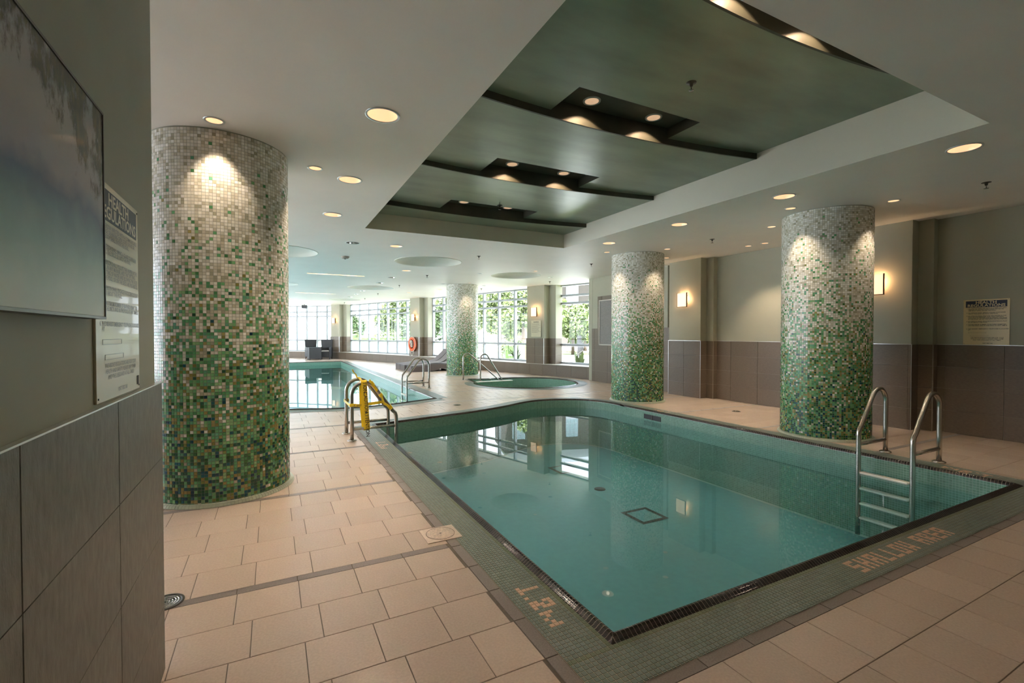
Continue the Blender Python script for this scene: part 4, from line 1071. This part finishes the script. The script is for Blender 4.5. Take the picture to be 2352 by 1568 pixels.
MB().box((0, 0, .0005), (.245, .225, .006), .001).build('frame', mat('cream plastic lid', (.62, .50, .41), .45, noise=.1, nscale=40), t)
MB().lathe([(.101, .003), (.101, .0052), (.095, .0056), (.012, .0060)], n=40).build('lid', mat('ribbed lid', (.60, .49, .40), .5, noise=.22, nscale=60, bump=.5, bscale=90), t)
MB().lathe([(.099, .0058), (.0985, .0066), (.0965, .0066), (.096, .0058)], n=40).build('lid_ring', M['grout'], t); MB().lathe([(.008, .0062), (.001, .0066)], n=14).build('lid_hole', M['black'], t)
t = thing('door_stop', 'small grey green metal foot on the floor against the left wall', 'fitting', (-.365, 2.12, 0))
MB().lathe([(.030, 0), (.030, .01), (.024, .02), (.022, .075), (.026, .08)], n=20, cap1=True).build('foot_body', mat('grey green metal', (.20, .24, .21), .35, metal=.5), t); MB().box((-.02, 0, .045), (.03, .05, .09), .004).build('bracket', M['darkmetal'], t)

# ================================================================== SIGNS, PAINTING, WALL PANEL
BODY = ("1. NO PERSON INFECTED WITH A COMMUNICABLE\n    DISEASE OR HAVING OPEN SORES ON HIS OR\n    HER BODY SHALL ENTER THE POOL.\n\n2. NO PERSON SHALL BRING A GLASS CONTAINER\n    ONTO THE DECK OR INTO THE POOL.\n\n"
        "3. NO PERSON SHALL POLLUTE THE WATER IN THE\n    POOL IN ANY MANNER, AND THAT SPITTING,\n    SPOUTING OF WATER AND BLOWING THE NOSE\n    IN THE POOL OR ON THE DECK ARE PROHIBITED.\n\n4. NO PERSON SHALL ENGAGE IN BOISTEROUS PLAY\n    IN OR ABOUT THE POOL.\n\n"
        "5. THE MAXIMUM NUMBER OF BATHERS PERMITTED\n    ON THE DECK AND IN THE POOL AT ANY TIME IS\n\n\n6. THE NEAREST EMERGENCY TELEPHONE IS LOCATED\n    AT")
FOOT = "THE ABOVE REGULATIONS ARE FOR YOUR\nHEALTH AND SAFETY. PLEASE OBEY THEM\nAND THE LIFEGUARD AT ALL TIMES!"
def health_sign(label, o, ex, en, plate, printm, w=.46, h=.615):
    """o: lower left corner as read"""
    t = thing('safety_sign', label, 'sign', tuple(o), 0, 'health regulations signs'); ex, en, ez = Vector(ex), Vector(en), Vector((0, 0, 1)); ax = (ex, en, ez)
    MB().box(ex*w/2+ez*h/2+en*.003, (w, .006, h), .001, ax).build('plate', plate, t)
    MB().box(ex*w/2+ez*(h-.062)+en*.0064, (w-.05, .0012, .088), 0, ax).build('title_block', M['navy'], t)
    P = lambda x, z, d=.0072: tuple(ex*x+ez*z+en*d)
    link('title_lettering', text_mesh('HEALTH\nREGULATIONS', .050, frame(P(w/2, h-.058), ex, ez), 'CENTER', 1.14, .80, bold=.0012), plate, t)
    link('body_lettering', text_mesh(BODY, .0182, frame(P(.033, h-.128, .0066), ex, ez), 'LEFT', .93, .80, bold=.0004), printm, t)
    link('footer_lettering', text_mesh(FOOT, .0182, frame(P(w/2+.01, .092, .0066), ex, ez), 'CENTER', .93, .92, shear=.25, bold=.0002), printm, t)
    link('footer_lettering', text_mesh('ONT. REG. 565', .016, frame(P(w/2+.02, .016, .0066), ex, ez), 'CENTER', .95, bold=.0004), printm, t)
    fr = MB()
    for (x, z, ww) in ((.055, .165, .18), (.075, .122, .18)):
        for dz in (-.007, .007): fr.box(Vector(P(x+ww/2, z+dz, .0066)), (ww, .0006, .0012), 0, ax)
        for dx in (0, ww): fr.box(Vector(P(x+dx, z, .0066)), (.0012, .0006, .014), 0, ax)
    fr.build('blank_box', printm, t)
    sc_ = MB()
    for x in (.012, w-.012):
        for z in (.012, h-.012): sc_.box(Vector(P(x, z, .0068)), (.005, .002, .005), 0, ax)
    sc_.build('screw', M['darkmetal'], t)
    return t
health_sign('cream health regulations sign hanging on the right wall', (XW, 2.90, ZW+.006), (0, -1, 0), (-1, 0, 0), M['signcream'], M['print'])
s2 = health_sign('pale health regulations sign on the left wall, partly behind the painting', (-.42, 1.60, 1.212), (0, 1, 0), (1, 0, 0), M['signpale'], M['printglare'], .45, .615)
MB().box((.0066, .425, .03), (.0012, .022, .030)).build('sticker', M['soil'], s2)
t = thing('painting', 'soft blue green landscape canvas on the left wall', 'painting', (-.42, 1.06, 1.442))
MB().box((.019, 0, .261), (.034, .992, .518), .001).build('canvas', M['painting'], t)
f = MB(); f.box((.0185, 0, -.001), (.039, 1.0, .006)); f.box((.0185, 0, .523), (.039, 1.0, .006)); f.box((.0185, .499, .261), (.039, .005, .53)); f.box((.0185, -.499, .261), (.039, .005, .53)); f.build('frame', M['frost'], t)
p, u, n = fac(2.22+.36, .585)
t = thing('safety_sign', 'cream caution sign on the pier between the two right windows', 'sign', (p.x, p.y, 1.31)); ux = -u
MB().box(n*.004+Vector((0, 0, .27)), (.46, .006, .56), .001, (ux, n, (0, 0, 1))).build('plate', mat('cream caution plate', (.62, .58, .42), .35), t)
fr = lambda x, z: frame(tuple(ux*x+n*.0085+Vector((0, 0, z))), tuple(ux), (0, 0, 1))
link('title_lettering', text_mesh('CAUTION', .062, fr(0, .475), 'CENTER', .9, bold=.002), M['print'], t)
CB = "\n".join(["SOAK WITH CARE IF YOU HAVE A MEDICAL", "CONDITION. DO NOT USE THE TUB ALONE.", "", "CHILDREN UNDER TWELVE ARE NOT ALLOWED", "UNLESS SUPERVISED BY AN ADULT.", "", "PREGNANT WOMEN AND PERSONS WITH HEALTH", "PROBLEMS SHOULD ASK A DOCTOR FIRST.", "", "OVEREXPOSURE MAY CAUSE FAINTING.", "TEN MINUTES MAY BE EXCESSIVE FOR SOME.", "", "COOL DOWN PERIODICALLY AND LEAVE AT ONCE", "IF NAUSEA OR DIZZINESS OCCURS."])
link('body_lettering', text_mesh(CB, .019, fr(-.20, .43), 'LEFT', .92, 1.18, bold=.0003), M['print'], t)
# framed strip tile panel on the far right wall
t = thing('framed_panel', 'tall white framed panel of dark strip tile behind the middle column', 'wall panel', (8.484, 10.0, 1.075))
MB().box((-.004, .0, .65), (.02, 1.76, 1.27), .002).build('panel', M['stick'], t)
for (c, d) in (((-.012, 0, .014), (.036, 1.82, .028)), ((-.012, 0, 1.286), (.036, 1.82, .028)), ((-.012, .896, .65), (.036, .028, 1.30)), ((-.012, -.896, .65), (.036, .028, 1.30))): MB().box(c, d, .003).build('frame_bar', M['sill'], t)
# cabinet at the right picture edge
t = thing('wall_box', 'grey bevelled wall box right of the cream sign on the right wall', 'wall box', (XW, 2.10, ZW+.006))
MB().prism([(-.25, 0), (.25, 0), (.25, .60), (.19, .66), (-.19, .66), (-.25, .60)], (0, 0, 0), (0, 1, 0), (0, 0, 1), (-1, 0, 0), .05).build('case', M['paint'], t)
MB().box((-.052, 0, .33), (.006, .36, .54), .002).build('door', M['soil'], t)

# ring buoy
p, u, n = fac(9.82+.44, .60)
t = thing('ring_buoy', 'orange ring buoy with white rope hanging on a tiled pier', 'life ring', (p.x+n.x*.075, p.y+n.y*.075, .93))
def W3(a, b, d=0): return tuple(u*a+n*d+Vector((0, 0, b)))
MB().tube([W3(.235*math.cos(a), .265*math.sin(a)) for a in np.linspace(0, 2*PI, 41)[:-1]], .068, 14, closed=True).build('ring', M['orange'], t)
rp = MB(); rp.tube([W3(.30*math.cos(a), .33*math.sin(a), .03) for a in np.linspace(.3*PI, 1.55*PI, 30)], .012, 8); rp.tube([W3(.10*math.cos(a)*(1+.2*math.sin(3*a))-.02, -.33-.16*math.sin(a)*1.0, .04) if False else W3(-.16+.32*k, -.25-.28*math.sin(PI*k), .03) for k, a in zip(np.linspace(0, 1, 20), range(20))], .012, 8)
rp.tube([W3(.02+.09*math.cos(a)+.02*math.sin(2.3*a), .02+.15*math.sin(a*1.07), .055+.015*math.sin(1.7*a)) for a in np.linspace(0, 8*PI, 90)], .012, 6); rp.build('rope', M['rope'], t)
hk = MB(); hk.box(Vector(W3(0, .30, -.05)), (.03, .06, .04), 0, (u, n, (0, 0, 1))); hk.build('hook', M['steel'], t)

# ================================================================== FURNITURE
def make_lounger(label):
    t = thing('lounger', label, 'lounger', (0, 0, 0), 0, 'row of three wicker loungers')
    X = [0, .25, .55, .80, .98, 1.15, 1.35, 1.55, 1.75, 1.95, 2.05]; T = [.17, .19, .215, .265, .285, .262, .225, .27, .42, .62, .72]; B = [0, 0, 0, .0, .05, .12, .08, .06, .26, .48, .60]
    xs_ = np.linspace(0, 2.05, 34); top = np.interp(xs_, X, T); bot = np.interp(xs_, X, B)
    k = np.ones(5)/5; top[2:-2] = np.convolve(top, k, 'valid'); bot[2:-2] = np.convolve(bot, k, 'valid')
    poly = [(x, z) for x, z in zip(xs_, bot)]+[(x, z) for x, z in zip(xs_[::-1], top[::-1])]
    MB().prism(poly, (0, .34, 0), (1, 0, 0), (0, 0, 1), (0, -1, 0), .68).build('frame', M['wicker'], t)
    MB().box((1.36, 0, .03), (.04, .60, .06), .004).build('rear_foot', M['wicker'], t)
    for i0, i1 in ((0, 9), (9, 18), (18, 25), (25, 33)):
        a = [(x+.004, z+.002) for x, z in zip(xs_[i0:i1+1], top[i0:i1+1])]; b = [(x-.004, z+.05) for x, z in zip(xs_[i0:i1+1], top[i0:i1+1])]
        MB().prism(a+b[::-1], (0, .33, 0), (1, 0, 0), (0, 0, 1), (0, -1, 0), .66).build('cushion', M['mattress'], t)
    return t
l0 = make_lounger('grey cushioned wicker lounger, nearest of three by the farthest column'); l0.location = (4.52, 17.15, 0)
for y, lb in ((17.88, 'grey cushioned wicker lounger, middle one of the three'), (18.61, 'grey cushioned wicker lounger, farthest of three, with raised back in view')):
    c = copy_tree(l0); c['label'] = lb; c.location = (4.45, y, 0)
def make_chair(label):
    t = thing('wicker_armchair', label, 'chair', (0, 0, 0), 0, 'high backed wicker chairs'); m = M['wicker2']
    MB().box((0, 0, .27), (.50, .52, .30), .01).build('seat_box', m, t); MB().box((0, .02, .45), (.42, .44, .06), .02).build('seat_cushion', M['cushion'], t)
    for s in (-1, 1): MB().box((s*.28, .02, .40), (.07, .56, .54), .015).build('arm', m, t)
    MB().prism([(-.27, .40), (.27, .40), (.31, 1.08), (-.31, 1.08)], (0, -.24, 0), (1, 0, 0), (0, 0, 1), (0, -1, 0), .06).build('backrest', m, t)
    for sx in (-.27, .27):
        for sy in (-.22, .25): MB().box((sx, sy, .065), (.045, .045, .13), .004).build('leg', m, t)
    return t
c0 = make_chair('high backed wicker armchair at the far windows, left one of two'); c0.location = (1.98, 28.3, 0); c0.rotation_euler = (0, 0, PI+.15)
c1 = copy_tree(c0); c1['label'] = 'high backed wicker armchair at the far windows, right one of two'; c1.location = (2.66, 27.85, 0); c1.rotation_euler = (0, 0, PI-.35)
t = thing('side_table', 'low square wicker table with glass top in front of the far armchairs', 'table', (2.05, 27.55, 0), .1)
MB().box((0, 0, .36), (.62, .62, .62), .01).build('base', M['wicker2'], t); MB().box((.0, 0, .69), (.95, .80, .012), .002).build('glass_top', M['glass'], t)
for sx in (-.28, .28):
    for sy in (-.28, .28): MB().box((sx, sy, .025), (.05, .05, .05)).build('leg', M['wicker2'], t)

# ================================================================== GARDEN
g = structure('ground')
lw = [tuple(p) for p in fac_poly(-.27)]+[(-40, 34), (-40, 85), (85, 85), (85, -12), (9.8, -12), (9.8, 11.4)]
MB().prism(lw, (0, 0, -.30), (1, 0, 0), (0, 1, 0), (0, 0, 1), .13).build('lawn', M['lawn'], g)
MB().box((-24, 15, -.22), (32, 37.6, .13)).build('side_terrace', M['paving'], g)
fo = fac_poly(-4.2); fo2 = fac_poly(-15)
mb = MB()
for a, b, c, d in zip(fo[:-1], fo[1:], fo2[1:], fo2[:-1]): mb.add([(*a, -.155), (*b, -.155), (*c, -.155), (*d, -.155)], [(0, 3, 2, 1)])
mb.build('terrace', M['paving'], g)
MB().box((31, 25, -.12), (16, 60, .06)).build('road', M['paving'], g); MB().box((22.9, 25, -.08), (.25, 60, .12)).build('kerb', M['kerb'], g)
def foliage(seed, n, rx, ry, rz, size, clumps=14, hollow=.45):
    r = np.random.default_rng(seed); c = r.normal(0, 1, (clumps, 3)); c /= np.linalg.norm(c, axis=1, keepdims=True); c *= r.uniform(.35, .78, (clumps, 1))
    k = r.integers(0, clumps, n); d = r.normal(0, 1, (n, 3)); d /= np.linalg.norm(d, axis=1, keepdims=True); p = c[k]+d*r.uniform(.25, .42, (n, 1)); p *= np.array([rx, ry, rz])
    a = r.normal(0, 1, (n, 3)); a /= np.linalg.norm(a, axis=1, keepdims=True); b = np.cross(a, r.normal(0, 1, (n, 3))); b /= np.linalg.norm(b, axis=1, keepdims=True); s = size*r.uniform(.6, 1.3, (n, 1))
    V = np.stack([p-a*s, p+b*s*.5, p+a*s, p-b*s*.5], 1).reshape(-1, 3); return np_mesh('foliage', V, np.arange(4*n).reshape(-1, 4))
FM = [foliage(i, 3800, 1, 1, 1, .085) for i in range(3)]
for i, m in enumerate(('leaf', 'leaf2', 'leaf')): FM[i].materials.append(M[m])
HM = foliage(9, 2600, 1, 1, 1, .075, 30); HM.materials.append(M['leaf3'])
def tree(x, y, h, r, k, label, group):
    t = thing('garden_tree', label, 'tree', (x, y, -.17), random.uniform(0, 6), group)
    o = link('foliage', FM[k], None, t, (0, 0, h-r*.95), 'stuff'); o.scale = (r, r, r*1.05)
    MB().tube([(0, 0, 0), (.05, .02, h*.4), (0, .05, h*.8)], [.11*r**.5, .08*r**.5, .04], 8).build('trunk', M['bark'], t)
TR_ = [(13.6, 24.8, 4.3, 1.7, 0), (16.9, 27.8, 4.6, 1.9, 0), (11.9, 28.6, 4.6, 1.8, 0), (20.2, 29.2, 3.7, 1.6, 0), (23.4, 32, 3.9, 1.8, 2), (27.2, 34.5, 4.2, 1.9, 0), (21.5, 35.5, 4.4, 1.8, 2),
       (9.3, 31.2, 3.9, 1.6, 1), (8.6, 36.0, 4.4, 1.8, 0), (5.2, 39.0, 3.6, 1.5, 1), (12.4, 35.4, 4.8, 1.9, 0), (16.2, 33.6, 5.0, 2.0, 2)]
for i, (x, y, h, r, k) in enumerate(TR_): tree(x, y, h, r, k, 'leafy green garden tree seen through the windows', 'garden trees beyond the windows')
def hedge(x, y, lx, ly, h, label, rz=0):
    t = thing('hedge', label, 'hedge', (x, y, -.17), rz); o = link('foliage', HM, None, t, (0, 0, h*.5), 'stuff'); o.scale = (lx/2, ly/2, h*.62)
    MB().box((0, 0, h*.42), (lx*.8, ly*.7, h*.8), .08).build('inner_growth', M['leaf2'], t)
hedge(20.0, 26.0, 5.5, 1.1, 1.2, 'low clipped hedge beyond the rightmost window', .9); hedge(16.8, 29.4, 4.5, 1.1, 1.1, 'low clipped hedge left of the gap beyond the rightmost window', .9)
hedge(7.6, 33.0, 6.0, 1.3, 1.7, 'rounded green hedge seen through the long window', -.6); hedge(3.9, 37.5, 5.0, 1.3, 1.9, 'pale green hedge at the left of the long window', -.4)
hedge(11.6, 22.5, 3.6, 1.4, 1.3, 'bushy green hedge outside the window behind the farthest column', 1.2)
# railings behind the low hedges
t = thing('garden_fence', 'dark metal railing fence behind the hedges beyond the right window', 'fence', (20.5, 28.6, -.17), .9)
mb = MB(); mb.box((0, 0, 1.35), (9, .04, .05)); mb.box((0, 0, .25), (9, .04, .05)); mb.build('rail', M['black'], t)
bm_ = MB().box((0, 0, .75), (.025, .025, 1.4)).mesh('bar'); bm_.materials.append(M['black'])
for k in range(60): link('bar', bm_, None, t, (-4.5+k*.152, 0, 0))
# building beyond
t = thing('apartment_building', 'pale beige building with tall glazed bays beyond the right window', 'building', (36, 44, -.17), -.25)
MB().box((0, 3, 6), (26, 6, 12)).build('wall', M['beige'], t)
for k in range(8):
    x = -11.4+k*3.2
    for z in (2.4, 5.6, 8.8):
        w_ = MB().box((x, -.03, z+.4), (1.5, .10, 2.3)).build('window', M['alu'], t)
        for dx in (-.49, 0, .49):
            for zz, hh in ((-.42, .42), (.35, .95), (1.15, .5)): MB().box((x+dx, -.10, z+.25+zz), (.44, .04, hh)).build('pane', M['bglass'], w_)
MB().box((0, -.1, 12.2), (26.4, 6.6, .4)).build('roof', M['alu'], t)
# potted spiky plant
def planter(x, y, label):
    t = thing('potted_plant', label, 'plant', (x, y, -.15)); MB().lathe([(.22, 0), (.26, .2), (.34, .5), (.36, .52), (.33, .53), (.31, .46), (.01, .45)], n=24, cap0=True).build('pot', M['soil'], t)
    f = MB()
    for k in range(46):
        a = random.uniform(0, 2*PI); e = random.uniform(.25, 1.45); L = random.uniform(.5, .9); d = Vector((math.cos(a)*math.cos(e), math.sin(a)*math.cos(e), math.sin(e))); sd = d.cross(Vector((0, 0, 1))).normalized()
        p0 = Vector((0, 0, .46)); p1 = p0+d*L*.6; p2 = p0+d*L+Vector((0, 0, -.12*L))
        f.add([p0-sd*.012, p0+sd*.012, p1+sd*.02, p1-sd*.02, p2], [(0, 1, 2, 3), (3, 2, 4)])
    f.build('leaves', M['leaf2'], t, kind='stuff')
planter(8.75, 16.6, 'spiky plant in a dark pot outside the window behind the tub')
t = thing('garden_plant', 'broad leaved plant just outside the rightmost window', 'plant', (9.35, 13.1, -.15))
f = MB()
for k in range(7):
    a = k*.9; d = Vector((math.cos(a)*.25, math.sin(a)*.25, 1)).normalized(); L = .75+.12*(k % 3); sd = Vector((-math.sin(a), math.cos(a), 0)); pts = [Vector((0, 0, .0))+d*L*q for q in (0, .45, .7, .9, 1)]; wd = [.008, .012, .06, .05, .004]
    V = []; 
    for p_, w_ in zip(pts, wd): V += [p_-sd*w_, p_+sd*w_]
    f.add(V, [(2*i, 2*i+1, 2*i+3, 2*i+2) for i in range(4)])
f.build('leaves', M['leaf3'], t, kind='stuff')
mb = None
for k in range(7):
    t = setp(MB().lathe([(.16, 0), (.20, .08), (.15, .17), (.02, .20)], (0, 0, 0), 9, smooth=False).build('garden_stone', M['stone'], None, (8.5+.12*k-.03*k*k+.2*(k % 2), 15.2+.28*k, -.15)), 'brown garden stone on the ground outside the window behind the tub', 'stone', 'garden stones'); t.scale = (1+.2*(k % 3), 1, .8+.2*(k % 2))
def garden_chair(x, y, rz, label):
    t = thing('garden_chair', label, 'chair', (x, y, -.15), rz, 'white garden chairs'); m = M['white']
    MB().box((0, 0, .42), (.5, .5, .05), .01).build('seat', m, t); MB().box((0, -.25, .72), (.5, .05, .6), .01).build('backrest', m, t)
    for sx in (-.22, .22):
        for sy in (-.22, .22): MB().box((sx, sy, .2), (.05, .05, .4)).build('leg', m, t)
        MB().box((sx*1.15, 0, .62), (.05, .5, .04), .005).build('arm', m, t)
garden_chair(9.6, 18.2, .5, 'white garden chair outside the window, left of the pot'); garden_chair(11.2, 17.6, -.8, 'white garden chair on the lawn right of the pot')
